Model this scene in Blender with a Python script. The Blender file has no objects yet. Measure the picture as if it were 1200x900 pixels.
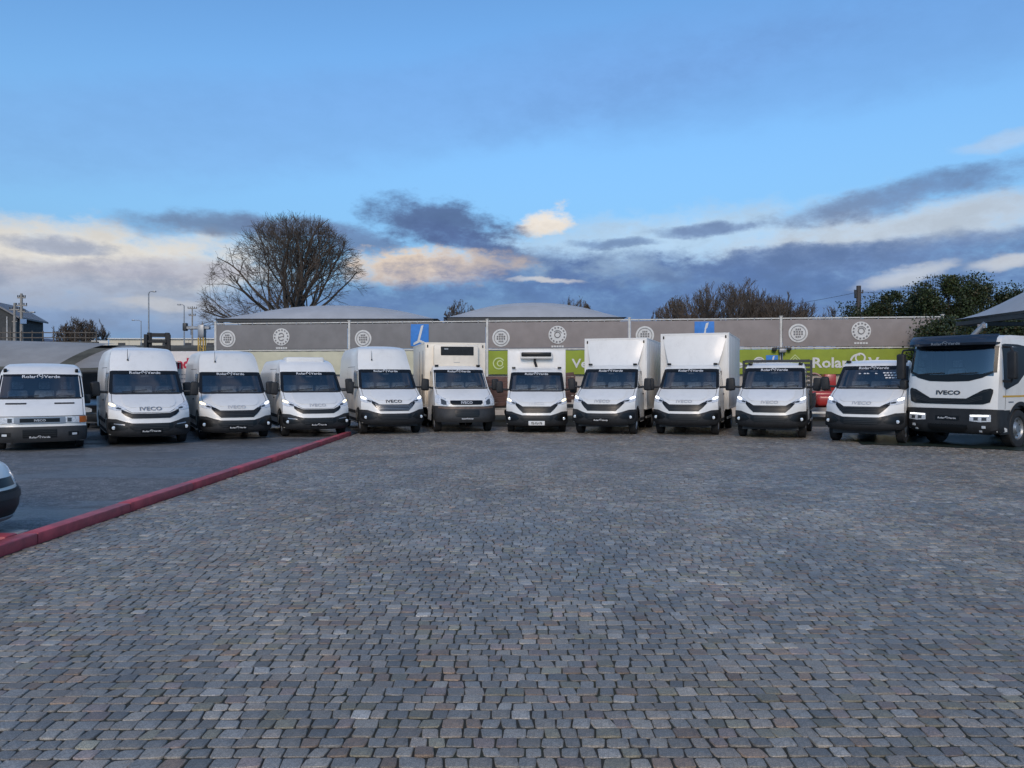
import bpy, bmesh, math, random
import numpy as np
from mathutils import Vector, Matrix
R = math.radians
rng = random.Random(7)
nrs = np.random.RandomState(11)
sc = bpy.context.scene
COL = sc.collection

# ------------------------------------------------------------------ camera, sky, sun, exposure
CAM_H = 1.75
EXPOSURE = 0.65
cam_data = bpy.data.cameras.new("camera")
cam_data.sensor_fit = 'HORIZONTAL'; cam_data.sensor_width = 36.0; cam_data.lens = 27.0
cam_data.clip_start = 0.1; cam_data.clip_end = 9000
cam = bpy.data.objects.new("camera", cam_data); COL.objects.link(cam)
cam.location = (0, 0, CAM_H); cam.rotation_euler = (R(90 - 0.318), 0, 0)
sc.camera = cam
sc.view_settings.view_transform = 'Standard'; sc.view_settings.look = 'None'
sc.view_settings.exposure = EXPOSURE; sc.view_settings.gamma = 1.0

SUN_EL, SUN_AZ = R(30), R(188)          # azimuth clockwise from +Y: the sun is low behind the camera
sun_data = bpy.data.lights.new("sun", 'SUN'); sun_data.energy = 1.15; sun_data.angle = R(22)
sun_data.color = (1.0, 0.80, 0.62)
sun = bpy.data.objects.new("sun", sun_data); COL.objects.link(sun)
sdir = Vector((math.sin(SUN_AZ)*math.cos(SUN_EL), math.cos(SUN_AZ)*math.cos(SUN_EL), math.sin(SUN_EL)))
sun.rotation_euler = sdir.to_track_quat('Z', 'Y').to_euler()

def lin(r, g, b):
    f = lambda c: (c/255/12.92) if c/255 <= 0.04045 else ((c/255+0.055)/1.055)**2.4
    return (f(r), f(g), f(b))

class NG:
    """small helper to write node maths"""
    def __init__(s, nt): s.nt = nt
    def n(s, typ, **kw):
        nd = s.nt.nodes.new(typ)
        for k, v in kw.items(): setattr(nd, k, v)
        return nd
    def put(s, sock, v):
        if isinstance(v, bpy.types.NodeSocket): s.nt.links.new(v, sock)
        else:
            if sock.type == 'RGBA' and len(v) == 3: v = (*v, 1)
            sock.default_value = v
    def m(s, op, a, b=None, c=None, clamp=False):
        nd = s.n('ShaderNodeMath', operation=op, use_clamp=clamp)
        s.put(nd.inputs[0], a)
        if b is not None: s.put(nd.inputs[1], b)
        if c is not None: s.put(nd.inputs[2], c)
        return nd.outputs[0]
    def ss(s, v, lo, hi, tlo=0.0, thi=1.0):
        nd = s.n('ShaderNodeMapRange', interpolation_type='SMOOTHSTEP')
        s.put(nd.inputs[0], v); s.put(nd.inputs[1], lo); s.put(nd.inputs[2], hi); s.put(nd.inputs[3], tlo); s.put(nd.inputs[4], thi)
        return nd.outputs[0]
    def mix(s, f, a, b, blend='MIX'):
        nd = s.n('ShaderNodeMix', data_type='RGBA', blend_type=blend)
        s.put(nd.inputs[0], f); s.put(nd.inputs[6], a); s.put(nd.inputs[7], b)
        return nd.outputs[2]
    def noise(s, vec, scale, detail=4, rough=0.55, dist=0.0, dim='3D'):
        nd = s.n('ShaderNodeTexNoise', noise_dimensions=dim)
        if vec is not None: s.put(nd.inputs['Vector'], vec)
        nd.inputs['Scale'].default_value = scale; nd.inputs['Detail'].default_value = detail
        nd.inputs['Roughness'].default_value = rough; nd.inputs['Distortion'].default_value = dist
        return nd
    def mapping(s, vec, scale=(1, 1, 1), loc=(0, 0, 0)):
        nd = s.n('ShaderNodeMapping'); s.put(nd.inputs[0], vec)
        nd.inputs['Scale'].default_value = scale; nd.inputs['Location'].default_value = loc
        return nd.outputs[0]

# ---- sky: Nishita plus procedural clouds by direction (azimuth, elevation)
SKY_STRENGTH = 0.15
world = bpy.data.worlds.new("World"); sc.world = world; world.use_nodes = True
wnt = world.node_tree; wnt.nodes.clear(); g = NG(wnt)
out = g.n('ShaderNodeOutputWorld'); bg = g.n('ShaderNodeBackground'); bg.inputs[1].default_value = SKY_STRENGTH
wnt.links.new(bg.outputs[0], out.inputs[0])
sky = g.n('ShaderNodeTexSky', sky_type='NISHITA'); sky.sun_disc = False
sky.sun_elevation = SUN_EL; sky.sun_rotation = SUN_AZ; sky.air_density = 1.0; sky.dust_density = 0.6; sky.ozone_density = 1.6
tc = g.n('ShaderNodeTexCoord'); D = tc.outputs['Generated']
sep = g.n('ShaderNodeSeparateXYZ'); g.put(sep.inputs[0], D)
dx, dy, dz = sep.outputs
AZ = g.m('ARCTAN2', dx, dy); EL = g.m('ARCSINE', dz)
st = g.mapping(D, (1, 1, 2.6))
nA = g.noise(st, 5.0, 7, 0.58); nB = g.noise(g.mapping(D, (1, 1, 2.2), (3.1, 1.7, .4)), 13.0, 6, 0.6); nC = g.noise(g.mapping(D, (1, 1, 5), (7, 2, 1)), 3.2, 5, 0.55)
sepA = g.n('ShaderNodeSeparateColor'); g.put(sepA.inputs[0], nA.outputs[1])
sepB = g.n('ShaderNodeSeparateColor'); g.put(sepB.inputs[0], nB.outputs[1])
fA, fB, fC = nA.outputs[0], nB.outputs[0], nC.outputs[0]
nD = g.noise(g.mapping(D, (1, 1, 2.0), (5, 3, 2)), 26.0, 9, .68); fD = nD.outputs[0]
FRAY = g.m('ADD', g.m('MULTIPLY', g.m('SUBTRACT', fB, .5), 2.4), g.m('MULTIPLY', g.m('SUBTRACT', fD, .5), 2.6))
SHADE = g.ss(g.m('ADD', g.m('MULTIPLY', fB, .6), g.m('MULTIPLY', fD, .4)), .36, .64)
U = g.m('ADD', AZ, g.m('ADD', g.m('MULTIPLY', g.m('SUBTRACT', sepA.outputs[0], .5), .05), g.m('MULTIPLY', g.m('SUBTRACT', sepB.outputs[0], .5), .05)))
V = g.m('ADD', EL, g.m('ADD', g.m('MULTIPLY', g.m('SUBTRACT', sepA.outputs[1], .5), .028), g.m('MULTIPLY', g.m('SUBTRACT', sepB.outputs[1], .5), .026)))
K = 1.0/SKY_STRENGTH/2**EXPOSURE
def sk(r, gg, b): return tuple(c*K for c in lin(r, gg, b))
#SKYTINT
col = g.mix(1.0, sky.outputs[0], (0.47, 0.69, 0.83), 'MULTIPLY')
# pale band above the horizon haze, all the way round
col = g.mix(g.ss(EL, .44, .08, 0, .85), col, sk(128, 178, 219))
def blob(col, px, py, rx, ry, c, op=1.0, soft=.55, tilt=0.0, mod=None, fray=1.0):
    """one cloud bank, given where it stands in the sky"""
    u0 = math.atan((px-600)/900); cu = math.cos(u0)
    v0 = math.atan((445-py)*cu/900)
    ru = rx/900*cu*cu; rv = ry/900*cu
    uu = g.m('SUBTRACT', U, u0); vv = g.m('SUBTRACT', V, v0)
    if tilt: vv = g.m('SUBTRACT', vv, g.m('MULTIPLY', uu, tilt))
    d = g.m('ADD', g.m('POWER', g.m('ABSOLUTE', g.m('DIVIDE', uu, ru)), 2.0), g.m('POWER', g.m('ABSOLUTE', g.m('DIVIDE', vv, rv)), 2.0))
    d = g.m('ADD', d, g.m('MULTIPLY', FRAY, fray))
    sf = min(.98, soft*1.45); mk = g.ss(d, 1+sf*1.25, 1-sf, 0, op)
    c = g.mix(SHADE, tuple(x*.98 for x in c), tuple(x*1.20 for x in c))
    if mod is not None: mk = g.m('MULTIPLY', mk, mod)
    return g.mix(mk, col, c)
BREAK = g.m('ADD', .50, g.m('MULTIPLY', g.ss(g.m('ADD', g.m('MULTIPLY', fA, .5), g.m('MULTIPLY', fB, .5)), .40, .56), .50))
streak = g.ss(fC, .36, .60); tex = g.ss(fB, .30, .62); big = g.ss(fA, .36, .62)
# a general low bank of cloud round the whole horizon
col = g.mix(g.ss(EL, .20, .04, 0, .7), col, sk(128, 160, 200))
low = g.m('MULTIPLY', g.ss(V, .13, .05), g.m('ADD', .45, g.m('MULTIPLY', big, .55)))
col = g.mix(low, col, g.mix(tex, sk(104, 128, 168), sk(126, 146, 182)))
high = g.m('MULTIPLY', g.ss(fC, .46, .66), g.ss(EL, .50, .62))
col = g.mix(high, col, sk(150, 160, 190))
# thin mauve veil
col = blob(col, 420, 140, 520, 48, sk(112, 140, 196), .26, .98, .16, None, .35)
col = blob(col, 1000, 70, 420, 46, sk(104, 134, 190), .25, .98, .08, None, .35)
# left bank: cream top, mauve body, blue foot
col = blob(col, 90, 305, 250, 40, sk(222, 214, 202), .88, .6, 0.02)
col = blob(col, 60, 322, 150, 17, sk(158, 162, 178), .85, .7, 0.02)
col = blob(col, 200, 316, 90, 13, sk(164, 168, 186), .7, .7)
col = blob(col, 70, 288, 60, 9, sk(146, 158, 182), .8, .6)
col = blob(col, 110, 352, 210, 24, sk(152, 164, 186), .85, .6)
col = blob(col, 60, 376, 180, 14, sk(126, 150, 186), .8, .6)
col = blob(col, 190, 356, 60, 6, sk(196, 196, 198), .6, .8)
# dark scraps at left
col = blob(col, 250, 262, 88, 14, sk(104, 121, 153), .8, .75, 0.02)
col = blob(col, 345, 266, 60, 11, sk(104, 122, 158), .75, .7)
col = blob(col, 420, 284, 48, 16, sk(98, 118, 158), .8, .6, -.1)
# pale field right of centre
col = blob(col, 800, 286, 260, 34, sk(178, 203, 226), .85, .7, .06)
col = blob(col, 1080, 268, 220, 26, sk(186, 196, 208), .85, .7, .10)
# lit peach bank and puff
col = blob(col, 640, 261, 30, 13, sk(232, 222, 210), .95, .6, .15, None, 1.8)
col = blob(col, 1010, 322, 280, 26, sk(112, 138, 178), .9, .6)
# dark cumulus with its tail, then the long blue bank
col = blob(col, 512, 264, 74, 25, sk(84, 104, 145), .92, .6, -.12, None, 1.5)
col = blob(col, 545, 285, 58, 14, sk(84, 106, 150), .9, .55, -.3)
col = blob(col, 505, 316, 84, 20, sk(234, 212, 186), .95, .55, 0.0, None, 1.7)
col = blob(col, 730, 330, 250, 30, sk(86, 113, 161), .98, .6, -.02, BREAK)
col = blob(col, 560, 362, 240, 24, sk(92, 122, 168), .95, .6, 0, BREAK)
col = blob(col, 980, 350, 250, 28, sk(92, 122, 170), .95, .6, 0, BREAK)
col = blob(col, 640, 332, 36, 3.5, sk(205, 205, 208), .8, .8)
# dark streaks at right over the pale field
col = blob(col, 1060, 229, 150, 15, sk(100, 122, 162), .78, .75, .12)
col = blob(col, 830, 268, 56, 7, sk(104, 128, 170), .85, .7)
col = blob(col, 722, 284, 46, 5, sk(100, 126, 168), .8, .7)
col = blob(col, 1090, 292, 200, 17, sk(98, 124, 168), .9, .7, .06, BREAK)
col = blob(col, 930, 300, 90, 10, sk(96, 122, 166), .8, .6, .04)
col = blob(col, 1060, 321, 52, 8, sk(188, 196, 208), .85, .7, .2)
col = blob(col, 1190, 305, 50, 9, sk(196, 200, 206), .8, .7, .1)
col = blob(col, 1180, 165, 52, 10, sk(172, 196, 224), .7, .8, .1)
g.put(bg.inputs[0], col)

# ------------------------------------------------------------------ materials
MATS = {}
def mat(name, base=(.5, .5, .5), rough=.5, metal=0.0, coat=0.0, spec=.5, emit=None, estr=0.0, vary=0.0, vscale=6.0,
        bump=0.0, bscale=40.0, dirt=0.0, dark_inside=False, coords='Object', rvary=0.0, objvary=0.0):
    if name in MATS: return MATS[name]
    m = bpy.data.materials.new(name); m.use_nodes = True; nt = m.node_tree; q = NG(nt)
    b = nt.nodes['Principled BSDF']; o = nt.nodes['Material Output']
    b.inputs['Base Color'].default_value = (*base, 1); b.inputs['Roughness'].default_value = rough
    b.inputs['Metallic'].default_value = metal; b.inputs['Coat Weight'].default_value = coat
    b.inputs['Coat Roughness'].default_value = .12; b.inputs['Specular IOR Level'].default_value = spec
    if emit:
        b.inputs['Emission Color'].default_value = (*emit, 1); b.inputs['Emission Strength'].default_value = estr
    t = q.n('ShaderNodeTexCoord').outputs[coords]
    c = None
    if vary > 0:
        nz = q.noise(t, vscale, 5, .6)
        f = q.ss(nz.outputs[0], .3, .7)
        c = q.mix(f, tuple(x*(1-vary) for x in base), tuple(min(1, x*(1+vary*.6)) for x in base))
        if rvary: q.put(b.inputs['Roughness'], q.ss(nz.outputs[0], .3, .7, rough+rvary, rough-rvary))
    if dirt > 0:
        nz = q.noise(q.mapping(t, (1, 1, .35)), 3.0, 7, .7)
        nz2 = q.noise(t, 22.0, 4, .7)
        f = q.m('MULTIPLY', q.ss(nz.outputs[0], .46, .75), q.ss(nz2.outputs[0], .35, .75, .3, 1.0))
        c = q.mix(q.m('MULTIPLY', f, dirt), c if c is not None else base, (.16, .13, .10))
    if objvary:
        oi = q.n('ShaderNodeObjectInfo'); c = q.mix(1.0, c if c is not None else base, q.mix(oi.outputs['Random'], (1-objvary, 1-objvary, 1-objvary*1.2), (1, 1, 1)), 'MULTIPLY')
    if c is not None: q.put(b.inputs['Base Color'], c)
    if bump > 0:
        nz = q.noise(t, bscale, 5, .6)
        bp = q.n('ShaderNodeBump'); bp.inputs['Strength'].default_value = bump; bp.inputs['Distance'].default_value = .02
        q.put(bp.inputs['Height'], nz.outputs[0]); q.put(b.inputs['Normal'], bp.outputs[0])
    if dark_inside:
        d = q.n('ShaderNodeBsdfDiffuse'); d.inputs[0].default_value = (.03, .03, .032, 1)
        mx = q.n('ShaderNodeMixShader'); ge = q.n('ShaderNodeNewGeometry')
        q.put(mx.inputs[0], ge.outputs['Backfacing']); q.put(mx.inputs[1], b.outputs[0]); q.put(mx.inputs[2], d.outputs[0])
        q.put(o.inputs[0], mx.outputs[0])
    MATS[name] = m
    return m
def glass_mat(name, tint, refl=.10):
    m = bpy.data.materials.new(name); m.use_nodes = True; nt = m.node_tree; q = NG(nt)
    nt.nodes.remove(nt.nodes['Principled BSDF']); o = nt.nodes['Material Output']
    tr = q.n('ShaderNodeBsdfTransparent'); tr.inputs[0].default_value = (*tint, 1)
    gl = q.n('ShaderNodeBsdfGlossy'); gl.inputs['Roughness'].default_value = .03; gl.inputs[0].default_value = (1, 1, 1, 1)
    fr = q.n('ShaderNodeFresnel'); fr.inputs[0].default_value = 1.5
    mx = q.n('ShaderNodeMixShader'); q.put(mx.inputs[0], q.m('ADD', q.m('MULTIPLY', fr.outputs[0], 1.0), refl, clamp=True))
    q.put(mx.inputs[1], tr.outputs[0]); q.put(mx.inputs[2], gl.outputs[0]); q.put(o.inputs[0], mx.outputs[0])
    MATS[name] = m
    return m

PAINT = mat('white_paint', (.79, .775, .745), .36, objvary=.09, coat=.25, dirt=.17, vary=.02, dark_inside=True)
PAINTBOX = mat('white_panel', (.79, .77, .735), .42, objvary=.06, dirt=.16, vary=.03)
PAINTCREAM = mat('cream_panel', (.82, .74, .62), .42, dirt=.16, vary=.04)
PLASTIC = mat('black_plastic', (.024, .025, .027), .55, spec=.3, vary=.2, bump=.05, bscale=160)
PLASTIC2 = mat('grey_plastic', (.036, .037, .039), .55, spec=.35, vary=.15, bump=.05, bscale=160)
GLOSSBLK = mat('gloss_black', (.006, .0065, .007), .34, spec=.35)
SEAM = mat('seam_shadow_gap', (.02, .02, .02), .8)
RUBBER = mat('tyre_rubber', (.016, .016, .017), .75, vary=.2, bump=.2, bscale=60)
RIM = mat('steel_rim', (.32, .33, .34), .4, metal=.7, vary=.2)
HUB = mat('hub_dark', (.07, .07, .075), .5, metal=.4)
CHROME = mat('chrome', (.75, .76, .78), .15, metal=1.0)
LAMPGLASS = mat('headlight_lens', (.68, .70, .72), .2, metal=.1, coat=.5, vary=.30, vscale=26)
LAMPDARK = mat('headlight_inner', (.05, .055, .06), .2, coat=.6)
ORANGE = mat('indicator_orange', (.55, .13, .02), .25, coat=.6)
LIT_W = mat('lit_lamp_white', (.9, .9, .9), .3, emit=(1, .97, .90), estr=1.7)
LIT_Y = mat('lit_lamp_warm', (.9, .8, .5), .3, emit=(1, .80, .42), estr=1.4)
FOG = mat('fog_lens', (.75, .78, .8), .12, metal=.3, coat=.8)
INTERIOR = mat('cab_interior', (.085, .088, .095), .7)
SEATM = mat('seat_fabric', (.26, .27, .29), .85, vary=.25, vscale=20)
GLASS = glass_mat('windscreen_glass', (.80, .85, .87), .11)
STICKER = mat('white_vinyl', (.66, .66, .66), .5)
PLATEW = mat('plate_white', (.8, .8, .78), .4)
BADGE = mat('badge_grey', (.30, .31, .33), .3, metal=.5)
BADGEPALE = mat('badge_pale', (.50, .50, .51), .35, metal=.2)
BADGEDK = mat('badge_dark', (.05, .05, .055), .3, metal=.3)
STEEL = mat('galvanised_steel', (.34, .35, .36), .5, metal=.6, vary=.2)
STEELDK = mat('dark_steel', (.045, .047, .05), .5, metal=.2, vary=.2)

# ------------------------------------------------------------------ mesh helpers
def bm_new(): return bmesh.new()
def finish(bm, name, material, smooth_angle=40, weld=False):
    if weld: bmesh.ops.remove_doubles(bm, verts=bm.verts, dist=1e-4)
    bm.normal_update()
    for f in bm.faces: f.smooth = True
    for e in bm.edges:
        if len(e.link_faces) != 2 or e.calc_face_angle(0) > R(smooth_angle): e.smooth = False
    me = bpy.data.meshes.new(name); bm.to_mesh(me); bm.free()
    if material: me.materials.append(material)
    return me
def link(name, data, parent=None, loc=(0, 0, 0), rot=(0, 0, 0), scale=None):
    o = bpy.data.objects.new(name, data); COL.objects.link(o)
    o.location = loc; o.rotation_euler = rot
    if scale: o.scale = scale
    if parent: o.parent = parent
    return o
def part(name, bm, material, parent=None, loc=(0, 0, 0), rot=(0, 0, 0), ang=40, weld=False):
    me = bm if isinstance(bm, bpy.types.Mesh) else finish(bm, name, material, ang, weld)
    return link(name, me, parent, loc, rot)
def thing(name, label, cat, loc=(0, 0, 0), rotz=0, group=None):
    o = bpy.data.objects.new(name, None); COL.objects.link(o); o.empty_display_size = .3
    o.location = loc; o.rotation_euler = (0, 0, rotz); tag(o, label, cat, group)
    return o
def tag(o, label, cat, group=None):
    o['label'] = label; o['category'] = cat
    if group: o['group'] = group
    return o
def struct(o): o['kind'] = 'structure'; return o
def stuff(o): o['kind'] = 'stuff'; return o
def box(bm, x0, x1, y0, y1, z0, z1, bev=0.0, seg=1):
    r = bmesh.ops.create_cube(bm, size=1.0)
    vs = r['verts']
    bmesh.ops.scale(bm, vec=(x1-x0, y1-y0, z1-z0), verts=vs)
    bmesh.ops.translate(bm, vec=((x0+x1)/2, (y0+y1)/2, (z0+z1)/2), verts=vs)
    if bev > 0:
        es = list({e for v in vs for e in v.link_edges})
        bmesh.ops.bevel(bm, geom=es, offset=bev, segments=seg, affect='EDGES', profile=.5)
    return bm
def bx(*a, **k): return box(bm_new(), *a, **k)
def tube(bm, pts, r, n=8, r1=None, cap=True):
    pts = [Vector(p) for p in pts]; rings = []
    up = Vector((0, 0, 1))
    for i, p in enumerate(pts):
        d = (pts[min(i+1, len(pts)-1)] - pts[max(i-1, 0)]).normalized()
        a = d.cross(up) if abs(d.dot(up)) < .95 else d.cross(Vector((1, 0, 0)))
        a.normalize(); b = d.cross(a)
        rr = r if r1 is None else r + (r1-r)*i/(len(pts)-1)
        rings.append([bm.verts.new(p + (a*math.cos(2*math.pi*k/n) + b*math.sin(2*math.pi*k/n))*rr) for k in range(n)])
    for i in range(len(rings)-1):
        for k in range(n):
            bm.faces.new((rings[i][k], rings[i][(k+1) % n], rings[i+1][(k+1) % n], rings[i+1][k]))
    if cap:
        bm.faces.new(rings[0][::-1]); bm.faces.new(rings[-1])
    return bm
def tb(*a, **k): return tube(bm_new(), *a, **k)
def lathe(profile, n=24, axis='x'):
    """profile: (axial, radius) list, revolved about x (or z)"""
    bm = bm_new(); rings = []
    for a, r in profile:
        ring = []
        for k in range(n):
            t = 2*math.pi*k/n; c, s = math.cos(t)*r, math.sin(t)*r
            ring.append(bm.verts.new((a, c, s) if axis == 'x' else (c, s, a)))
        rings.append(ring)
    for i in range(len(rings)-1):
        for k in range(n): bm.faces.new((rings[i][k], rings[i][(k+1) % n], rings[i+1][(k+1) % n], rings[i+1][k]))
    bmesh.ops.recalc_face_normals(bm, faces=bm.faces)
    return bm
def prism(bm, pts2, y0, y1):
    """polygon in (x,z), extruded from y0 to y1"""
    a = [bm.verts.new((x, y0, z)) for x, z in pts2]; b = [bm.verts.new((x, y1, z)) for x, z in pts2]
    bm.faces.new(a); bm.faces.new(b[::-1])
    n = len(a)
    for i in range(n): bm.faces.new((a[i], b[i], b[(i+1) % n], a[(i+1) % n]))
    bmesh.ops.recalc_face_normals(bm, faces=bm.faces)
    return bm
def np_mesh(name, verts, faces_flat, sizes, material, smooth=False):
    """fast mesh from numpy: verts (n,3), flat loop indices, per-face sizes"""
    me = bpy.data.meshes.new(name)
    verts = np.asarray(verts, np.float32); faces_flat = np.asarray(faces_flat, np.int32); sizes = np.asarray(sizes, np.int32)
    me.vertices.add(len(verts)); me.vertices.foreach_set('co', verts.ravel())
    me.loops.add(len(faces_flat)); me.loops.foreach_set('vertex_index', faces_flat)
    me.polygons.add(len(sizes)); starts = np.concatenate([[0], np.cumsum(sizes)[:-1]]).astype(np.int32)
    me.polygons.foreach_set('loop_start', starts)
    try: me.polygons.foreach_set('loop_total', sizes)
    except Exception: pass
    if smooth: me.polygons.foreach_set('use_smooth', np.ones(len(sizes), bool))
    me.update(calc_edges=True); me.validate()
    if material: me.materials.append(material)
    return me
_txt = {}
def text2d(s, bold=0.0):
    """flat triangulated lettering, cap height 1, centred: (verts, faces, width)"""
    if (s, bold) in _txt: return _txt[(s, bold)]
    cu = bpy.data.curves.new('t', 'FONT'); cu.body = s; cu.resolution_u = 2; cu.size = 1.38; cu.offset = bold
    o = bpy.data.objects.new('t', cu); COL.objects.link(o)
    dg = bpy.context.evaluated_depsgraph_get(); e = o.evaluated_get(dg); me = e.to_mesh()
    v = np.array([tuple(x.co) for x in me.vertices]); f = [tuple(p.vertices) for p in me.polygons]
    e.to_mesh_clear(); bpy.data.objects.remove(o); bpy.data.curves.remove(cu)
    x0, x1 = v[:, 0].min(), v[:, 0].max()
    v[:, 0] -= (x0+x1)/2; v[:, 1] -= .5
    _txt[(s, bold)] = (v[:, :2], f, x1-x0)
    return _txt[(s, bold)]
def ring2d(cx, cy, r0, r1, a0=0, a1=360, n=20):
    v, f = [], []
    for i in range(n+1):
        t = R(a0 + (a1-a0)*i/n); c, s = math.cos(t), math.sin(t)
        v += [(cx+c*r0, cy+s*r0), (cx+c*r1, cy+s*r1)]
        if i: k = 2*i; f.append((k-2, k-1, k+1, k))
    return v, f
def poly2d(pts): return list(pts), [tuple(range(len(pts)))]
def add2d(bm, vf, fn, sx=1.0, sz=1.0, ox=0.0, oz=0.0):
    v, f = vf[0], vf[1]
    vs = [bm.verts.new(fn(p[0]*sx+ox, p[1]*sz+oz)) for p in v]
    for q in f:
        try: bm.faces.new([vs[i] for i in q])
        except ValueError: pass
    return bm
def wordmark(bm, fn, width, ox=0.0, oz=0.0, bold=.02, stretch=.82, logo=True):
    """the dealer's wordmark: Rolar (ring mark) Verde, laid out through fn(x, z)"""
    a = text2d('Rolar', bold); b = text2d('Verde', bold); gap = 1.75
    tot = a[2]*1.12+b[2]*1.12+gap; s = width/tot
    xl = -tot/2 + a[2]*.56; xr = tot/2 - b[2]*.56
    add2d(bm, a, fn, s*1.12, s*stretch, ox+xl*s, oz); add2d(bm, b, fn, s*1.12, s*stretch, ox+xr*s, oz)
    if logo:
        cx = (-tot/2 + a[2]*1.12 + gap/2)*s + ox
        add2d(bm, ring2d(0, 0, .34, .50, 0, 360, 16), fn, s, s*stretch, cx+.18*s, oz+.42*s*stretch)
        add2d(bm, ring2d(0, 0, .60, .78, 75, 215, 10), fn, s, s*stretch, cx, oz+.05*s*stretch)
        add2d(bm, ring2d(0, 0, .60, .76, 295, 350, 8), fn, s, s*stretch, cx, oz+.05*s*stretch)
    return s
# ------------------------------------------------------------------ ground
def sheet(name, x0, x1, y0, y1, z, material):
    bm = bm_new(); bm.faces.new([bm.verts.new(p) for p in ((x0, y0, z), (x1, y0, z), (x1, y1, z), (x0, y1, z))])
    return struct(part(name, bm, material))
DIRT = mat('earth', (.07, .065, .055), .9, vary=.3, vscale=.6, bump=.3, bscale=12)
sheet('ground', -2500, 2500, -60, 4000, -.060, DIRT)

# asphalt with wet patches
def asphalt_mat():
    m = bpy.data.materials.new('wet_asphalt'); m.use_nodes = True; q = NG(m.node_tree); b = m.node_tree.nodes['Principled BSDF']
    t = q.n('ShaderNodeTexCoord').outputs['Object']
    fine = q.noise(t, 55, 5, .75).outputs[0]; wet = q.noise(q.mapping(t, (.35, 1.0, 1)), .55, 5, .62).outputs[0]; mid = q.noise(t, 3.0, 5, .6).outputs[0]
    w = q.ss(wet, .46, .57)
    grit = q.noise(t, 10, 7, .85).outputs[0]
    c = q.mix(q.ss(fine, .42, .58), (.075, .079, .085), (.34, .335, .33)); c = q.mix(q.ss(grit, .50, .56, 0, .6), c, (.025, .027, .03))
    c = q.mix(q.ss(mid, .42, .58, 0, .5), c, (.085, .090, .096))
    q.put(b.inputs['Base Color'], q.mix(q.m('MULTIPLY', w, .45), c, (.06, .065, .072)))
    q.put(b.inputs['Roughness'], q.m('ADD', q.m('MULTIPLY', w, -.40), .72))
    bp = q.n('ShaderNodeBump'); bp.inputs['Distance'].default_value = .03
    q.put(bp.inputs['Strength'], q.m('ADD', q.m('MULTIPLY', w, -.25), .75)); q.put(bp.inputs['Height'], q.m('ADD', q.m('MULTIPLY', fine, .5), q.m('MULTIPLY', grit, 1.5))); q.put(b.inputs['Normal'], bp.outputs[0])
    return m
ASPH = asphalt_mat()
sheet('asphalt_lot', -70, -5.16, -12, 44, -.012, ASPH)

# cobbled yard: joint bed plus setts
def bed_mat():
    m = bpy.data.materials.new('joint_bed'); m.use_nodes = True; q = NG(m.node_tree); b = m.node_tree.nodes['Principled BSDF']
    t = q.n('ShaderNodeTexCoord').outputs['Object']
    a = q.noise(t, 1.3, 5, .6).outputs[0]; f = q.noise(t, 45, 4, .7).outputs[0]
    c = q.mix(q.ss(a, .4, .65), (.024, .022, .019), (.030, .033, .016)); c = q.mix(q.ss(f, .4, .75, 0, .6), c, (.05, .043, .034))
    q.put(b.inputs['Base Color'], c); b.inputs['Roughness'].default_value = .9
    return m
BED = bed_mat()
yard = sheet('cobbled_yard', -5.1, 60, -12, 44, -.0055, BED)
def sett_mat():
    m = bpy.data.materials.new('granite_sett'); m.use_nodes = True; q = NG(m.node_tree); b = m.node_tree.nodes['Principled BSDF']
    at = q.n('ShaderNodeAttribute', attribute_name='stone_color'); t = q.n('ShaderNodeTexCoord').outputs['Object']
    f1 = q.noise(t, 130, 4, .75).outputs[0]; f2 = q.noise(t, 38, 5, .7).outputs[0]; f3 = q.noise(t, .42, 4, .6).outputs[0]; f4 = q.noise(t, 420, 2, .6).outputs[0]
    c = q.mix(q.ss(f1, .38, .66), (.55, .55, .56), (1.30, 1.30, 1.30)); c = q.mix(1.0, at.outputs[0], c, 'MULTIPLY')
    c = q.mix(q.ss(f4, .55, .70, 0, .55), c, (.30, .31, .32)); c = q.mix(q.ss(f4, .44, .32, 0, .6), c, (.025, .027, .03))
    c = q.mix(q.ss(f2, .56, .75, 0, .5), c, (.055, .052, .045))
    st_ = q.noise(q.mapping(t, (1, .6, 1)), .8, 6, .65).outputs[0]
    c = q.mix(1.0, c, q.mix(q.ss(st_, .38, .66), (.74, .75, .76), (1.12, 1.10, 1.06)), 'MULTIPLY')
    c = q.mix(q.ss(f2, .50, .36, 0, .35), c, (.10, .09, .07))
    q.put(b.inputs['Base Color'], c)
    q.put(b.inputs['Roughness'], q.m('ADD', q.m('MULTIPLY', q.ss(f3, .35, .65), -.18), q.m('ADD', .42, q.m('MULTIPLY', f2, .20))))
    b.inputs['Specular IOR Level'].default_value = .5
    bp = q.n('ShaderNodeBump'); bp.inputs['Strength'].default_value = .65; bp.inputs['Distance'].default_value = .006
    q.put(bp.inputs['Height'], q.m('ADD', q.m('MULTIPLY', f1, .45), f2)); q.put(b.inputs['Normal'], bp.outputs[0])
    return m
SETT = sett_mat()
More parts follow.
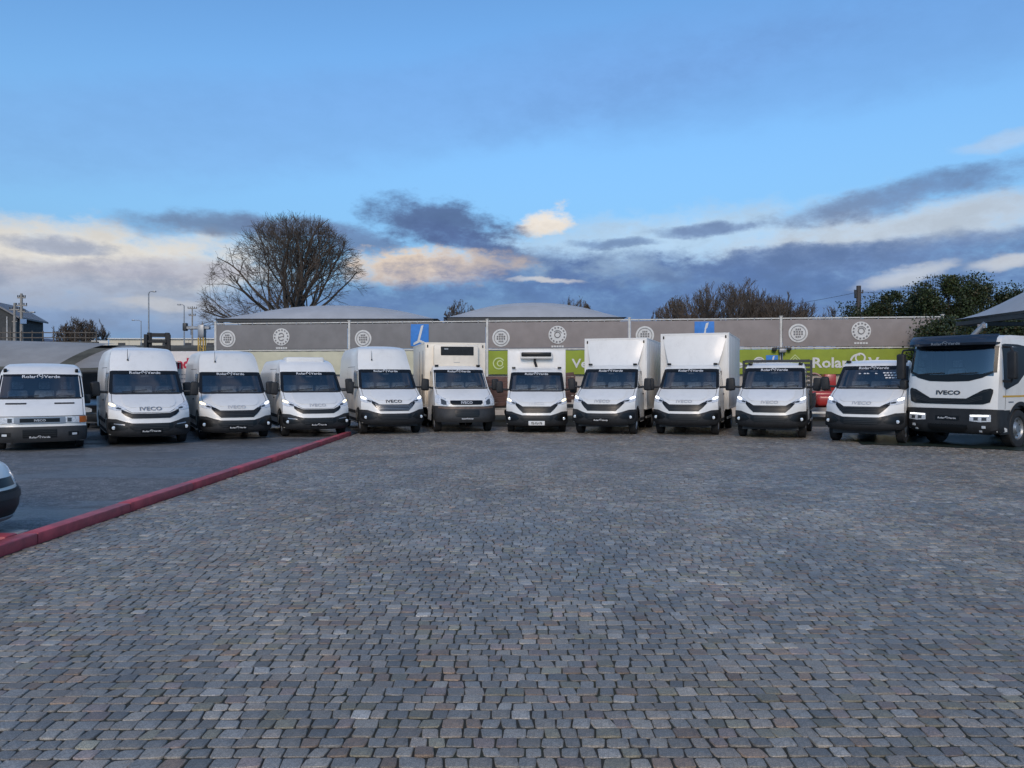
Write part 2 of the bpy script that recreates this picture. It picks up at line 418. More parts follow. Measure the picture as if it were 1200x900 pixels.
def lay_setts():
    near, far = [], []          # each: (quad corners (n,4,2), height, color)
    y = 2.55
    Yend = 28.5
    while y < Yend:
        d = .098 + nrs.uniform(-.009, .010)
        xl = max(-5.06, -(.70*y+1.6)); xr = min(.70*y + 1.8, 19.5)
        n = int((xr-xl)/.080)+2
        w = nrs.uniform(.078, .128, n); xs = xl + np.concatenate([[nrs.uniform(0, .05)], np.cumsum(w)]); xs = xs[xs < xr]
        a, b = xs[:-1], xs[1:]
        ph = nrs.uniform(0, 6.28)
        def wav(x): return .018*np.sin(x*.55+y*.21) + .007*np.sin(x*1.9+y*.9)
        gap = .0024 + nrs.uniform(0, .0030, len(a)); j = lambda: nrs.normal(0, .0028, len(a))
        sk_ = nrs.normal(0, .004, len(a)); gy = .0040 + nrs.uniform(0, .0030, len(a))
        q = np.stack([np.stack([a+gap+j()-sk_, y+gy+j()+wav(a)], 1), np.stack([b-gap+j()-sk_, y+gy+j()+wav(b)], 1),
                      np.stack([b-gap+j()+sk_, y+d-gy+j()+wav(b)], 1), np.stack([a+gap+j()+sk_, y+d-gy+j()+wav(a)], 1)], 1)
        (near if y < 11.0 else far).append(q)
        y += d
    near = np.concatenate(near); far = np.concatenate(far)
    near[:, :, 0] = np.maximum(near[:, :, 0], -5.05); far[:, :, 0] = np.maximum(far[:, :, 0], -5.05)
    return near, far
def sett_colors(n, pos):
    t = nrs.uniform(0, 1, n); v = nrs.lognormal(-.02, .21, n)
    c = np.tile(np.array([.325, .286, .236]), (n, 1))
    blue = t > .66; c[blue] = (.265, .246, .22)
    pale = (t > .56) & (t <= .62); c[pale] = (.38, .35, .31)
    brown = t < .06; c[brown] = (.32, .22, .15)
    pink = (t >= .06) & (t < .11); c[pink] = (.31, .235, .20)
    olive = (t >= .11) & (t < .18); c[olive] = (.29, .255, .175)
    warm = (t >= .18) & (t < .30); c[warm] = (.315, .265, .215)
    # patches of the yard re-laid with browner stone
    pt = np.sin(pos[:, 0]*.8+1.0)*np.sin(pos[:, 1]*.55+.4)
    c = c*(1+pt[:, None]*np.array([.07, .03, -.03]))
    return c*v[:, None]
def octs(q):
    """round off quads (n,4,2) into 8-gons"""
    res = []
    for i in range(4):
        p, a, b = q[:, i], q[:, (i-1) % 4], q[:, (i+1) % 4]
        for o in (a, b):
            d = o-p; L = np.linalg.norm(d, axis=1, keepdims=True); res.append(p + d/L*np.minimum(.008+nrs.uniform(-.004, .007, (len(q), 1)), L*.3))
    return np.stack(res, 1)
def sett_geo(q, fine):
    n = len(q); h = np.abs(nrs.normal(0, .0026, n)) - .0002; tilt = nrs.normal(0, .020, (n, 2))
    ctr = q.mean(1)
    if fine:
        o = octs(q); k = 8
        def ring(f, dz, useh=True):
            xy = ctr[:, None] + (o-ctr[:, None])*f
            z = (h[:, None] + ((xy-ctr[:, None])*tilt[:, None]).sum(2)) + dz if useh else np.full((n, k), dz)
            return np.concatenate([xy, z[..., None]], 2)
        top = ring(.90, .0); top[..., 2] += nrs.normal(0, .0010, (n, k))
        rings = [ring(1.02, -.05, False), ring(1.0, -.0050), ring(.98, -.0016), top]
        cz = h + .0006 + nrs.normal(0, .0012, n)
        V_ = np.concatenate(rings + [np.concatenate([ctr, cz[:, None]], 1)[:, None]], 1)   # n, 33, 3
        per = 33; F = []
        for r in range(3):
            for i in range(8): F.append((r*8+i, r*8+(i+1) % 8, r*8+8+(i+1) % 8, r*8+8+i))
        for i in range(8): F.append((24+i, 24+(i+1) % 8, 32))
    else:
        k = 4
        xy2 = ctr[:, None] + (q-ctr[:, None])*.90
        zt = h[:, None] + ((xy2-ctr[:, None])*tilt[:, None]*.8).sum(2)
        V_ = np.concatenate([np.concatenate([q, np.full((n, 4, 1), -.045)], 2), np.concatenate([q, zt[..., None]-.006], 2), np.concatenate([xy2, zt[..., None]], 2)], 1)
        per = 12; F = [(r*4+i, r*4+(i+1) % 4, r*4+4+(i+1) % 4, r*4+4+i) for r in range(2) for i in range(4)] + [(8, 9, 10, 11)]
    return V_, per, F
def sett_mesh(name, V_, per, F, colors):
    n = len(V_); flat = np.array([i for f in F for i in f]); sizes = np.array([len(f) for f in F])
    loops = (flat[None] + (np.arange(n)*per)[:, None]).ravel()
    me = np_mesh(name, V_.reshape(-1, 3), loops, np.tile(sizes, n), SETT)
    if per == 33: me.polygons.foreach_set('use_smooth', np.tile(sizes == 4, n))
    at = me.attributes.new('stone_color', 'FLOAT_COLOR', 'POINT')
    cc = np.ones((n*per, 4), np.float32); cc[:, :3] = np.repeat(colors, per, 0)
    at.data.foreach_set('color', cc.ravel())
    return me
near, far = lay_setts()
nc = near.mean(1)
inframe = (np.abs(nc[:, 0]) < nc[:, 1]*.664) & (nc[:, 1] > 3.44)
order = np.argsort(np.where(inframe, nc[:, 1], 99)); single = order[:300]; rest = order[300:]
Vn, per, Fn = sett_geo(near, True); cn = sett_colors(len(near), nc)
for i in single:
    c = nc[i]; v = Vn[i].copy(); v[:, :2] -= c
    link('sett', sett_mesh('sett', v[None], per, Fn, cn[i:i+1]), yard, (c[0], c[1], 0))
stuff(link('setts', sett_mesh('setts', Vn[rest], per, Fn, cn[rest]), yard))
Vf, perf, Ff = sett_geo(far, False); cf = sett_colors(len(far), far.mean(1))
stuff(link('far_setts', sett_mesh('far_setts', Vf, perf, Ff, cf), yard))

# red kerb round the asphalt lot
KERB = mat('red_kerb_paint', (.44, .060, .072), .5, vary=.28, vscale=5, dirt=.35, bump=.12, bscale=30)
kb = struct(part('kerb', bx(-5.235, -5.075, -6, 24.19, -.05, .100), mat('kerb_joint', (.06, .03, .03), .9)))
def kerb_stone_bm(L):
    bm = box(bm_new(), -.090, .090, 0, L, -.05, .115, .016, 2)
    for v in bm.verts: v.co += Vector((rng.uniform(-.0018, .0018), 0, rng.uniform(-.0015, .0015)))
    return bm
_ks = [finish(kerb_stone_bm(2.0-.006), 'kerb_stone', KERB) for _ in range(5)]
for k in range(15):
    link('kerb_stone', _ks[k % 5], kb, (-5.155+rng.uniform(-.002, .002), -5.8+k*2.0, rng.uniform(-.002, .001)), (0, rng.uniform(-.003, .003), rng.uniform(-.0006, .0006)))
struct(part('side_kerb', bx(-9.5, -5.295, 8.02, 8.24, -.05, .112, .03, 2), KERB))
struct(part('kerb_stone', bx(-5.75, -5.48, 8.50, 8.72, -.05, .05, .02, 2), mat('pale_concrete', (.42, .40, .37), .8, vary=.2)))
# dark green shade painted on the ground in front of the heavy truck
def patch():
    m = bpy.data.materials.new('shade_green'); m.use_nodes = True; q = NG(m.node_tree); b = m.node_tree.nodes['Principled BSDF']
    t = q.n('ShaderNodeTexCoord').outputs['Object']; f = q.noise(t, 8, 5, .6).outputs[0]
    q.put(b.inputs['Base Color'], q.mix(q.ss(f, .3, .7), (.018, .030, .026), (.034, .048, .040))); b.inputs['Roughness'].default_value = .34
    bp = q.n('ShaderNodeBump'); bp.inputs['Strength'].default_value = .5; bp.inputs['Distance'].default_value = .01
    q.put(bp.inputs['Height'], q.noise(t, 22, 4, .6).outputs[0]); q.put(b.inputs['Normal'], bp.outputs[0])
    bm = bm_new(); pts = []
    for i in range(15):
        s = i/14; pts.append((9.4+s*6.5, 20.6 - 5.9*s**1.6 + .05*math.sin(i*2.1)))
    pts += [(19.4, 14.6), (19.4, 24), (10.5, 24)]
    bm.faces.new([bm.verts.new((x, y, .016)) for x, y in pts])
    return part('painted_shade', bm, m)
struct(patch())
# ------------------------------------------------------------------ vehicle fronts as lofted surfaces
class Front:
    """front of a vehicle as a surface over (x, z): rows of (y, z, half width, sweep at the edge, power)"""
    def __init__(s, rows, bodyx, yA, y_end, qlen=1.2, nd=44):
        a = np.array(rows, float); n = len(a); u = np.linspace(0, n-1, nd); d = np.zeros((nd, 5))
        for k, t in enumerate(u):
            i = min(int(t), n-2); f = t-i
            p0, p1, p2, p3 = a[max(i-1, 0)], a[i], a[i+1], a[min(i+2, n-1)]
            m1 = (p2-p0)/2 if i > 0 else p2-p1; m2 = (p3-p1)/2 if i < n-2 else p2-p1
            d[k] = (2*f**3-3*f**2+1)*p1 + (f**3-2*f**2+f)*m1 + (-2*f**3+3*f**2)*p2 + (f**3-f**2)*m2
        d[:, 1] = np.maximum.accumulate(d[:, 1] + np.arange(nd)*1e-5)
        s.d = d; s.bodyx = bodyx; s.yA = yA; s.y_end = y_end; s.qlen = qlen
    def row(s, z): return [np.interp(z, s.d[:, 1], s.d[:, k]) for k in (0, 2, 3, 4)]
    def yat(s, x, z):
        y, w, c, p = s.row(z); a = min(abs(x)/w, 1); return y + c*a**p
    def pt(s, x, z, off=0.0):
        y, w, c, p = s.row(z); a = abs(x); sg = 1 if x >= 0 else -1
        if a <= w:
            yy = y + c*(a/w)**p; dyx = c*p/w*(a/w)**(p-1)*sg; dyz = (s.yat(x, z+.01)-s.yat(x, z-.01))/.02
            dyz = max(-1.5, min(3.0, dyz)); n = Vector((dyx, -1, dyz)).normalized()
            return Vector((x, yy, z)) + n*off
        return Vector((sg*(s.sidex(y+c+(a-w), z)+off), y+c+(a-w), z))
    def sidex(s, y, z):
        yf, w, c, p = s.row(z); q = max(0, min(1, (y-yf-c)/s.qlen)); q = q*q*(3-2*q)
        return w + (s.bodyx(z)-w)*q
    def side(s, y, z, sg, off=0.0): return Vector((sg*(s.sidex(y, z)+off), y, z))
    def shell(s, nu=24, nA=18, nB=14, screen=None, window=None, arches=(), gap_x=.93, rear=True):
        """body skin; screen=(z0,z1) and window=(z0,z1,j0,j1) leave the glazing open. Also returns the pane meshes."""
        bm = bm_new(); glassF = bm_new(); glassS = {1: bm_new(), -1: bm_new()}
        us = np.linspace(-1, 1, nu+1); d = s.d; nr = len(d)
        def arch(y, z):
            for ya, za, ra in arches:
                if abs(y-ya) < ra: z = max(z, za + math.sqrt(ra*ra-(y-ya)**2))
            return z
        def colpts(i):
            y, z, w, c, p = d[i]; L = []
            ys = [y+c + (s.yA-y-c)*j/nA for j in range(nA+1)]
            if s.y_end > s.yA: ys += [s.yA + (s.y_end-s.yA)*j/nB for j in range(1, nB+1)]
            return y, z, w, c, p, ys
        grid = []
        for i in range(nr):
            y, z, w, c, p, ys = colpts(i)
            L = [Vector((-s.sidex(yy, z), yy, arch(yy, z))) for yy in ys[::-1]]
            F = [Vector((u*w, y + c*abs(u)**p, z)) for u in us]
            Rr = [Vector((s.sidex(yy, z), yy, arch(yy, z))) for yy in ys]
            grid.append(L[:-1] + F + Rr[1:])
        ns = len(colpts(0)[5])-1
        V_ = [[bm.verts.new(p) for p in r] for r in grid]
        for i in range(nr-1):
            zm = (d[i, 1]+d[i+1, 1])/2
            for k in range(len(grid[0])-1):
                tgt = None
                if ns <= k < ns+nu:
                    um = (us[k-ns]+us[k-ns+1])/2
                    if screen and screen[0] < zm < screen[1] and abs(um) < gap_x: tgt = glassF
                else:
                    j = (ns-1-k) if k < ns else (k-ns-nu)
                    if window and window[0] < zm < window[1] and window[2] <= j < window[3]: tgt = glassS[-1 if k < ns else 1]
                P = (grid[i][k], grid[i][k+1], grid[i+1][k+1], grid[i+1][k])
                if tgt is None:
                    try: bm.faces.new((V_[i][k], V_[i][k+1], V_[i+1][k+1], V_[i+1][k]))
                    except ValueError: pass
                else: tgt.faces.new([tgt.verts.new(p) for p in P])
        # roof
        y, z, w, c, p, ys = colpts(nr-1); prev = [Vector((u*w, y + c*abs(u)**p, z)) for u in us]
        first = prev
        for j in range(1, ns+1):
            cur = []
            for kk, u in enumerate(us):
                y0 = first[kk].y; yy = ys[j] if abs(u) == 1 else (y0 + (s.yA-y0)*j/nA if j <= nA else ys[j])
                cur.append(Vector((u*s.sidex(ys[j], z), yy, z + .03*(1-u*u)*min(1, j/6))))
            for k in range(nu): bm.faces.new([bm.verts.new(v) for v in (prev[k], prev[k+1], cur[k+1], cur[k])])
            prev = cur
        if rear:
            for i in range(nr-1):
                bm.faces.new([bm.verts.new(v) for v in (grid[i][0], grid[i+1][0], grid[i+1][-1], grid[i][-1])])
            bm.faces.new([bm.verts.new(v) for v in prev[::-1]])
        bmesh.ops.remove_doubles(bm, verts=bm.verts, dist=2e-4)
        bmesh.ops.dissolve_degenerate(bm, edges=bm.edges, dist=1e-4)
        for gm in (glassF, glassS[1], glassS[-1]): bmesh.ops.remove_doubles(gm, verts=gm.verts, dist=2e-4)
        return bm, glassF, glassS
    def band(s, poly, off=.01, thick=.02, nx=16, nz=4, mirror=False, bm=None, sgn=1):
        """patch between lower and upper curves; poly = (x, zlo, zhi) along x"""
        bm = bm or bm_new()
        P = list(poly)
        if mirror: P = [(-x, a, b) for x, a, b in P[::-1] if x > 0] + P
        xs = np.array([q[0] for q in P], float); lo = np.array([q[1] for q in P]); hi = np.array([q[2] for q in P])
        xx = np.unique(np.concatenate([np.linspace(xs[0], xs[-1], nx+1), xs]))
        G = []
        for x in xx:
            a, b = np.interp(x, xs, lo), np.interp(x, xs, hi)
            G.append([(x*sgn, a+(b-a)*j/nz) for j in range(nz+1)])
        O = [[bm.verts.new(s.pt(x, z, off)) for x, z in c] for c in G]
        B = [[bm.verts.new(s.pt(x, z, off-thick)) for x, z in c] for c in G]
        n, m = len(G)-1, nz
        fs = []
        for i in range(n):
            for j in range(m): fs.append(bm.faces.new((O[i][j], O[i+1][j], O[i+1][j+1], O[i][j+1])))
        def q(a, b, c, dd): fs.append(bm.faces.new((a, b, c, dd)))
        for i in range(n):
            q(O[i+1][0], O[i][0], B[i][0], B[i+1][0]); q(O[i][m], O[i+1][m], B[i+1][m], B[i][m])
        for j in range(m):
            q(O[0][j], O[0][j+1], B[0][j+1], B[0][j]); q(O[n][j+1], O[n][j], B[n][j], B[n][j+1])
        if sgn < 0: bmesh.ops.reverse_faces(bm, faces=fs)
        return bm
    def ribbon(s, pts, width, off=.004, bm=None, nsub=6, side=0):
        """narrow strip along a polyline on the front (side=0: x,z) or on a flank (side=+-1: y,z)"""
        bm = bm or bm_new(); P = []
        for a, b in zip(pts[:-1], pts[1:]):
            for k in range(nsub): P.append((a[0]+(b[0]-a[0])*k/nsub, a[1]+(b[1]-a[1])*k/nsub))
        P.append(pts[-1]); prev = None
        for i, p in enumerate(P):
            a, b = P[max(i-1, 0)], P[min(i+1, len(P)-1)]
            tx, tz = b[0]-a[0], b[1]-a[1]; L = math.hypot(tx, tz) or 1; nx_, nz_ = -tz/L*width/2, tx/L*width/2
            f = (lambda x, z: s.pt(x, z, off)) if side == 0 else (lambda y, z: s.side(y, z, side, off))
            cur = (bm.verts.new(f(p[0]+nx_, p[1]+nz_)), bm.verts.new(f(p[0]-nx_, p[1]-nz_)))
            if prev: bm.faces.new((prev[0], prev[1], cur[1], cur[0]))
            prev = cur
        return bm
    def text(s, txt, h, ox, oz, off=.006, sx=1.0, bold=.03, bm=None):
        return add2d(bm or bm_new(), text2d(txt, bold), lambda x, z: s.pt(x, z, off), h*sx, h, ox, oz)
    def sidepatch(s, sg, pts, off=.006, thick=.012, n=8):
        """flat-ish closed polygon patch on a flank, pts (y,z) as lower/upper pairs: (y, zlo, zhi)"""
        bm = bm_new(); ys = np.array([p[0] for p in pts]); lo = np.array([p[1] for p in pts]); hi = np.array([p[2] for p in pts])
        yy = np.unique(np.concatenate([np.linspace(ys[0], ys[-1], n+1), ys])); O, B = [], []
        for y in yy:
            a, b = np.interp(y, ys, lo), np.interp(y, ys, hi)
            O.append([bm.verts.new(s.side(y, a+(b-a)*j/3, sg, off)) for j in range(4)])
            B.append([bm.verts.new(s.side(y, a+(b-a)*j/3, sg, off-thick)) for j in range(4)])
        for i in range(len(O)-1):
            for j in range(3): bm.faces.new((O[i][j], O[i+1][j], O[i+1][j+1], O[i][j+1]))
            bm.faces.new((O[i][0], B[i][0], B[i+1][0], O[i+1][0])); bm.faces.new((O[i][3], O[i+1][3], B[i+1][3], B[i][3]))
        for e in (0, -1):
            for j in range(3): bm.faces.new((O[e][j], O[e][j+1], B[e][j+1], B[e][j]))
        bmesh.ops.recalc_face_normals(bm, faces=bm.faces)
        return bm

_me = {}
def cached(key, fn, material, ang=40):
    if key not in _me: _me[key] = finish(fn(), key.split('/')[-1], material, ang)
    return _me[key]

def tyre_bm(r, w):
    h = w/2
    return lathe([(-h*.72, r*.58), (-h*.95, r*.66), (-h, r*.82), (-h*.9, r*.96), (-h*.7, r), (h*.7, r), (h*.9, r*.96), (h, r*.82), (h*.95, r*.66), (h*.72, r*.58)], 28)
def rim_bm(r, w):
    h = w/2
    return lathe([(h*.72, r*.60), (h*.80, r*.57), (h*.5, r*.52), (h*.30, r*.40), (h*.62, r*.26), (h*.75, r*.22), (h*.75, r*.001)], 24)
def rimholes_bm(r, w, q):
    bm = bm_new(); h = w/2
    for k in (q,):
        a = 2*math.pi*(k+.5)/8; c, s_ = math.cos(a)*r*.43, math.sin(a)*r*.43
        vs = [bm.verts.new((h*.44, c+math.cos(t)*r*.055, s_+math.sin(t)*r*.055)) for t in np.linspace(0, 2*math.pi, 9)[:-1]]
        bm.faces.new(vs)
    return bm
def wheel(parent, x, y, r, w, sg, key, turn=0.0):
    rot = (rng.uniform(0, 6), 0, 0) if sg > 0 else (rng.uniform(0, 6), 0, math.pi)
    t = link('wheel', cached(f'{key}/wheel', lambda: tyre_bm(r, w), RUBBER, 30), parent, (x*sg, y, r), (rot[0], 0, rot[2]+turn))
    link('rim', cached(f'{key}/rim', lambda: rim_bm(r, w), RIM, 30), t)
    for q in range(8): link('rim_hole', cached(f'{key}/rim_hole{q}', lambda: rimholes_bm(r, w, q), SEAM), t)
    return t

def mirror_bm(sg):
    bm = box(bm_new(), -.115, .115, -.075, .085, -.20, .20, .055, 3)
    return bm
def seat_bm():
    bm = box(bm_new(), -.24, .24, -.25, .27, -.08, .08, .05, 2); b = box(bm_new(), -.23, .23, -.07, .07, 0, .62, .05, 2)
    bmesh.ops.rotate(b, cent=(0, 0, 0), matrix=Matrix.Rotation(R(-14), 3, 'X'), verts=b.verts); bmesh.ops.translate(b, vec=(0, .27, .04), verts=b.verts)
    tmp = bpy.data.meshes.new('t'); b.to_mesh(tmp); b.free(); bm.from_mesh(tmp); bpy.data.meshes.remove(tmp)
    box(bm, -.13, .13, .40, .50, .68, .88, .035, 2)
    return bm
def wheel_bm(r=.21):
    bm = bm_new(); N, M = 20, 6; V_ = []
    for i in range(N):
        a = 2*math.pi*i/N
        V_.append([bm.verts.new((math.cos(a)*(r+.016*math.cos(b)), .016*math.sin(b), math.sin(a)*(r+.016*math.cos(b)))) for b in np.linspace(0, 2*math.pi, M+1)[:-1]])
    for i in range(N):
        for j in range(M): bm.faces.new((V_[i][j], V_[(i+1) % N][j], V_[(i+1) % N][(j+1) % M], V_[i][(j+1) % M]))
    box(bm, -r, r, -.012, .012, -.025, .025); box(bm, -.06, .06, -.02, .02, -.07, .05, .02)
    return bm

VANROWS = [(.07, .262, .94, .37, 3.4), (.0, .33, 1.0, .42, 3.4), (.0, .52, 1.005, .42, 3.4), (.03, .63, 1.005, .42, 3.2), (.06, .76, 1.0, .40, 3.2), (.11, .88, 1.0, .37, 3.2),
           (.21, .99, .99, .33, 3.0), (.46, 1.13, .98, .25, 3.0), (.80, 1.27, .965, .19, 3.0), (1.06, 1.375, .955, .15, 3.0), (1.40, 1.70, .925, .14, 3.0), (1.72, 2.00, .885, .14, 3.2)]
def van_rows(H):
    if H is None: return VANROWS + [(1.86, 2.09, .865, .15, 3.2), (2.05, 2.14, .84, .16, 3.2), (2.30, 2.165, .82, .10, 3.2)]
    if H < 2.5: return VANROWS + [(1.80, 2.09, .875, .15, 3.2), (1.98, 2.25, .85, .20, 3.2), (2.25, 2.36, .80, .22, 3.2), (2.6, H, .74, .2, 3.2)]
    return VANROWS + [(1.79, 2.10, .88, .15, 3.2), (1.96, 2.32, .86, .20, 3.2), (2.14, H-.17, .82, .24, 3.2), (2.34, H-.06, .77, .24, 3.2), (2.75, H, .72, .22, 3.2)]
def van_body(H):
    if H is None: return lambda z: float(np.interp(z, [.2, 1.2, 2.0, 2.16], [1.0, .99, .90, .83]))
    return lambda z: float(np.interp(z, [.2, .6, 1.2, 2.0, H-.35, H-.12, H-.03, H], [.99, 1.02, 1.02, .985, .945, .86, .80, .75]))

def logo_plate(fr, w, z, off):
    bm = bm_new(); wordmark(bm, lambda x, zz: fr.pt(x, zz, off), w, 0, z, bold=.03); return bm

def dealer_sticker(fr, w, z):
    bm = bm_new(); wordmark(bm, lambda x, zz: fr.pt(x, zz, .014), w, 0, z, bold=.015); return bm

def seat_row(root, z, y, xs=(-.55, .05, .55)):
    for x in xs: link('seat', cached('daily/seat', seat_bm, SEATM), root, (x, y, z))

def modern_van(root, H=None, length=2.45, gen=2, lit=(1, 1), litmat=None, badge=BADGEPALE, badge_h=.082, plate='dealer', lift=0.0, key='', side_moulding=True, chrome_fog=False, slats='dark'):
    """current-shape light commercial cab; H = body height of a panel van, None = chassis cab"""
    fr = Front(van_rows(H), van_body(H), 2.40 if H is None else 3.15, length)
    if H is None: fr.y_end = 2.40
    K_ = f'modern{H}{length}'
    if K_ not in _me:
        arches = ((.98, .36-lift, .46),) + (((length-1.05, .36, .46),) if H else ())
        bm, gf, gs = fr.shell(screen=(1.39, 1.985), window=(1.40, 1.93, 2, 15 if H is None else 13), arches=arches, nA=18 if H is None else 28, nB=36 if H else 1)
        _me[K_] = (finish(bm, 'body', PAINT, 38), finish(gf, 'windscreen', GLASS), finish(gs[-1], 'side_window', GLASS), finish(gs[1], 'side_window', GLASS))
    B = _me[K_]
    L = Vector((0, 0, lift))
    P = lambda name, me, **k: link(name, me, root, k.get('loc', L), k.get('rot', (0, 0, 0)))
    C = lambda key, fn, m, ang=40: cached(f'{K_}/{key}', fn, m, ang)
    P('body', B[0]); P('windscreen', B[1]); P('side_window', B[2]); P('side_window', B[3])
    # black bumper wraps round the corners
    bump = P('bumper', C('bumper', lambda: fr.band([(0, .235, .585), (.46, .235, .588), (.62, .24, .635), (.82, .25, .705), (1.0, .27, .715), (1.22, .33, .70), (1.42, .36, .68)], .022, .05, 40, 6, True), PLASTIC))
    link('lower_grille', C('lower_grille', lambda: fr.band([(0, .39, .565), (.40, .39, .565), (.52, .46, .575)], .030, .02, 20, 4, True), GLOSSBLK), bump)
    def lg():
        bm = bm_new()
        for z in (.425, .47, .515, .55): fr.ribbon([(-.42, z), (.42, z)], .012, .034, bm, 10)
        return bm
    link('grille_slat', C('bumper_slat', lg, PLASTIC2), bump)
    link('lower_valance', C('valance', lambda: fr.band([(0, .245, .345), (.7, .245, .345), (.82, .26, .33)], .029, .02, 24, 3, True), PLASTIC), bump)
    for sg in (-1, 1):
        link('fog_pod', C(f'fog_pod{sg}', lambda: fr.band([(.56, .46, .50), (.66, .42, .585), (.93, .40, .625), (.99, .46, .60)], .028, .02, 8, 3, sgn=sg), GLOSSBLK), bump)
        def fog():
            bm = bm_new(); c = fr.pt(.865*sg, .475, .034); vs = [bm.verts.new((c.x+.046*math.cos(a), c.y-.012, c.z+.046*math.sin(a))) for a in np.linspace(0, 2*math.pi, 15)[:-1]]
            ct = bm.verts.new((c.x, c.y-.024, c.z)); bk = [bm.verts.new((v.co.x, v.co.y+.05, v.co.z)) for v in vs]
            for i in range(14): bm.faces.new((vs[i], vs[(i+1) % 14], ct)); bm.faces.new((vs[i], bk[i], bk[(i+1) % 14], vs[(i+1) % 14]))
            bmesh.ops.recalc_face_normals(bm, faces=bm.faces); return bm
        link('fog_lamp', C(f'fog_lamp{sg}', fog, FOG), bump)
        if chrome_fog:
            link('fog_trim', C(f'fog_trim{sg}', lambda: fr.band([(.62, .54, .555), (.86, .56, .588)], .036, .02, 8, 2, sgn=sg), BADGE), bump)
    # grille
    if gen == 1: gp = [(0, .715, .845), (.46, .720, .85), (.62, .80, .915), (.70, .875, .955)]
    else: gp = [(0, .668, .86), (.45, .670, .862), (.60, .81, .945), (.69, .915, 1.0)]
    gr = P('grille', C(f'grille{gen}', lambda: fr.band(gp, .012, .05, 30, 4, True), GLOSSBLK))
    def gs_():
        bm = bm_new(); zs = [.735, .775, .81] if gen == 1 else [.70, .745, .79, .83]
        for z in zs:
            a = (z-zs[0])*.9
            fr.ribbon([(-.56-a*.4, z+.075), (-.44, z), (.44, z), (.56+a*.4, z+.075)], .013, .020, bm, 8)
        return bm
    link('grille_slat', C(f'grille_slat{gen}{slats}', gs_, BADGE if slats == 'chrome' else PLASTIC2), gr)
    # headlights
    for k, sg in enumerate((-1, 1)):
        h = P('headlight', C(f'headlight{sg}', lambda: fr.band([(.60, .945, .975), (.72, .92, 1.045), (.86, .93, 1.12), (.96, .965, 1.16), (1.06, 1.03, 1.16)], .010, .04, 14, 4, sgn=sg), LAMPGLASS))
        link('lamp_inner', C(f'lamp_inner{sg}', lambda: fr.band([(.70, .95, .985), (.77, .955, 1.01), (.82, .97, 1.0)], .013, .02, 8, 3, sgn=sg), LAMPDARK), h)
        if lit[k]:
            link('daytime_light', C(f'drl{sg}{"w" if litmat is None else "y"}', lambda: fr.band([(.83, 1.035, 1.06), (.87, 1.03, 1.09), (.93, 1.045, 1.115), (.975, 1.08, 1.12)], .015, .02, 8, 3, sgn=sg), litmat or LIT_W), h)
    def seams():
        bm = bm_new()
        for sg in (-1, 1):
            fr.ribbon([(.70*sg, 1.0), (.80*sg, 1.075), (.90*sg, 1.15), (.90*sg, 1.25), (.885*sg, 1.355)], .011, .004, bm)
            fr.ribbon([(sg*1.02, .74), (sg*1.02, .98)], .009, .004, bm)
        fr.ribbon([(-.60, .955), (-.46, .872), (.46, .872), (.60, .955)], .010, .004, bm)
        return bm
    P('bonnet_seam', C('bonnet_seam', seams, SEAM))
    P('bonnet_panel', C('bonnet_panel', lambda: fr.band([(0, .995, 1.335), (.48, .995, 1.335), (.60, 1.04, 1.33), (.66, 1.12, 1.315)], .014, .03, 24, 6, True), PAINT, 25))
    def crease():
        bm = bm_new()
        for sg in (-1, 1): fr.band([(.52, 1.0, 1.33), (.535, 1.0, 1.33)], .007, .012, 1, 8, sgn=sg, bm=bm)
        return bm
    if badge: P('badge', C(f'badge{badge.name}{badge_h}', lambda: fr.text('IVECO', badge_h, 0, .965, .020, 1.55, .03), badge))
    def cowl(): return fr.band([(0, 1.345, 1.395), (.80, 1.345, 1.395), (.92, 1.36, 1.39)], .006, .03, 24, 2, True)
    P('scuttle_panel', C('scuttle', cowl, PLASTIC))
    def wip():
        bm = bm_new()
        for x0 in (-.62, .12):
            fr.ribbon([(x0, 1.40), (x0+.30, 1.425), (x0+.62, 1.455)], .020, .022, bm)
        return bm
    P('wiper', C('wiper', wip, PLASTIC))
    def frit():
        bm = bm_new()
        fr.band([(0, 1.905, 2.005), (.82, 1.905, 2.005), (.875, 1.89, 1.99)], .007, .012, 20, 3, True, bm=bm)
        for sg in (-1, 1):
            for q in range(8):
                z0 = 1.39+.075*q; z1 = z0+.075; w0 = fr.row(z0)[1]; w1 = fr.row(z1)[1]
                a = [fr.pt(sg*w0*.90, z0, .008), fr.pt(sg*w0*.995, z0, .008), fr.pt(sg*w1*.995, z1, .008), fr.pt(sg*w1*.90, z1, .008)]
                f = bm.faces.new([bm.verts.new(p) for p in (a if sg > 0 else a[::-1])])
        return bm
    P('windscreen_surround', C('frit', frit, GLOSSBLK))
    # flanks
    for sg in (-1, 1):
        lines = [('a', [(1.42, .62), (1.20, .98), (1.24, 1.33)], .012), ('b', [(2.30, .50), (2.34, 1.2), (2.28, 2.0)], .012)]
        if H: lines += [('c', [(2.42, 2.10), (3.75, 2.10), (3.75, .48)], .013), ('d', [(2.5, .48), (2.42, 1.2), (2.42, 2.07)], .012), ('e', [(3.9, 1.34), (length-.15, 1.34)], .03)]
        for nm, ln, wd in lines: P('door_seam', C(f'door_seam{nm}{sg}', lambda: fr.ribbon(ln, wd, .004, None, side=sg), SEAM))
        P('door_handle', C(f'door_handle{sg}', lambda: fr.sidepatch(sg, [(2.10, 1.16, 1.20), (2.25, 1.16, 1.20)], .025, .02, 2), PLASTIC))
        if H:
            P('side_moulding', C(f'moulding{sg}', lambda: fr.sidepatch(sg, [(1.55, .56, .66), (length-1.65, .56, .66)], .02, .03, 12), PLASTIC))
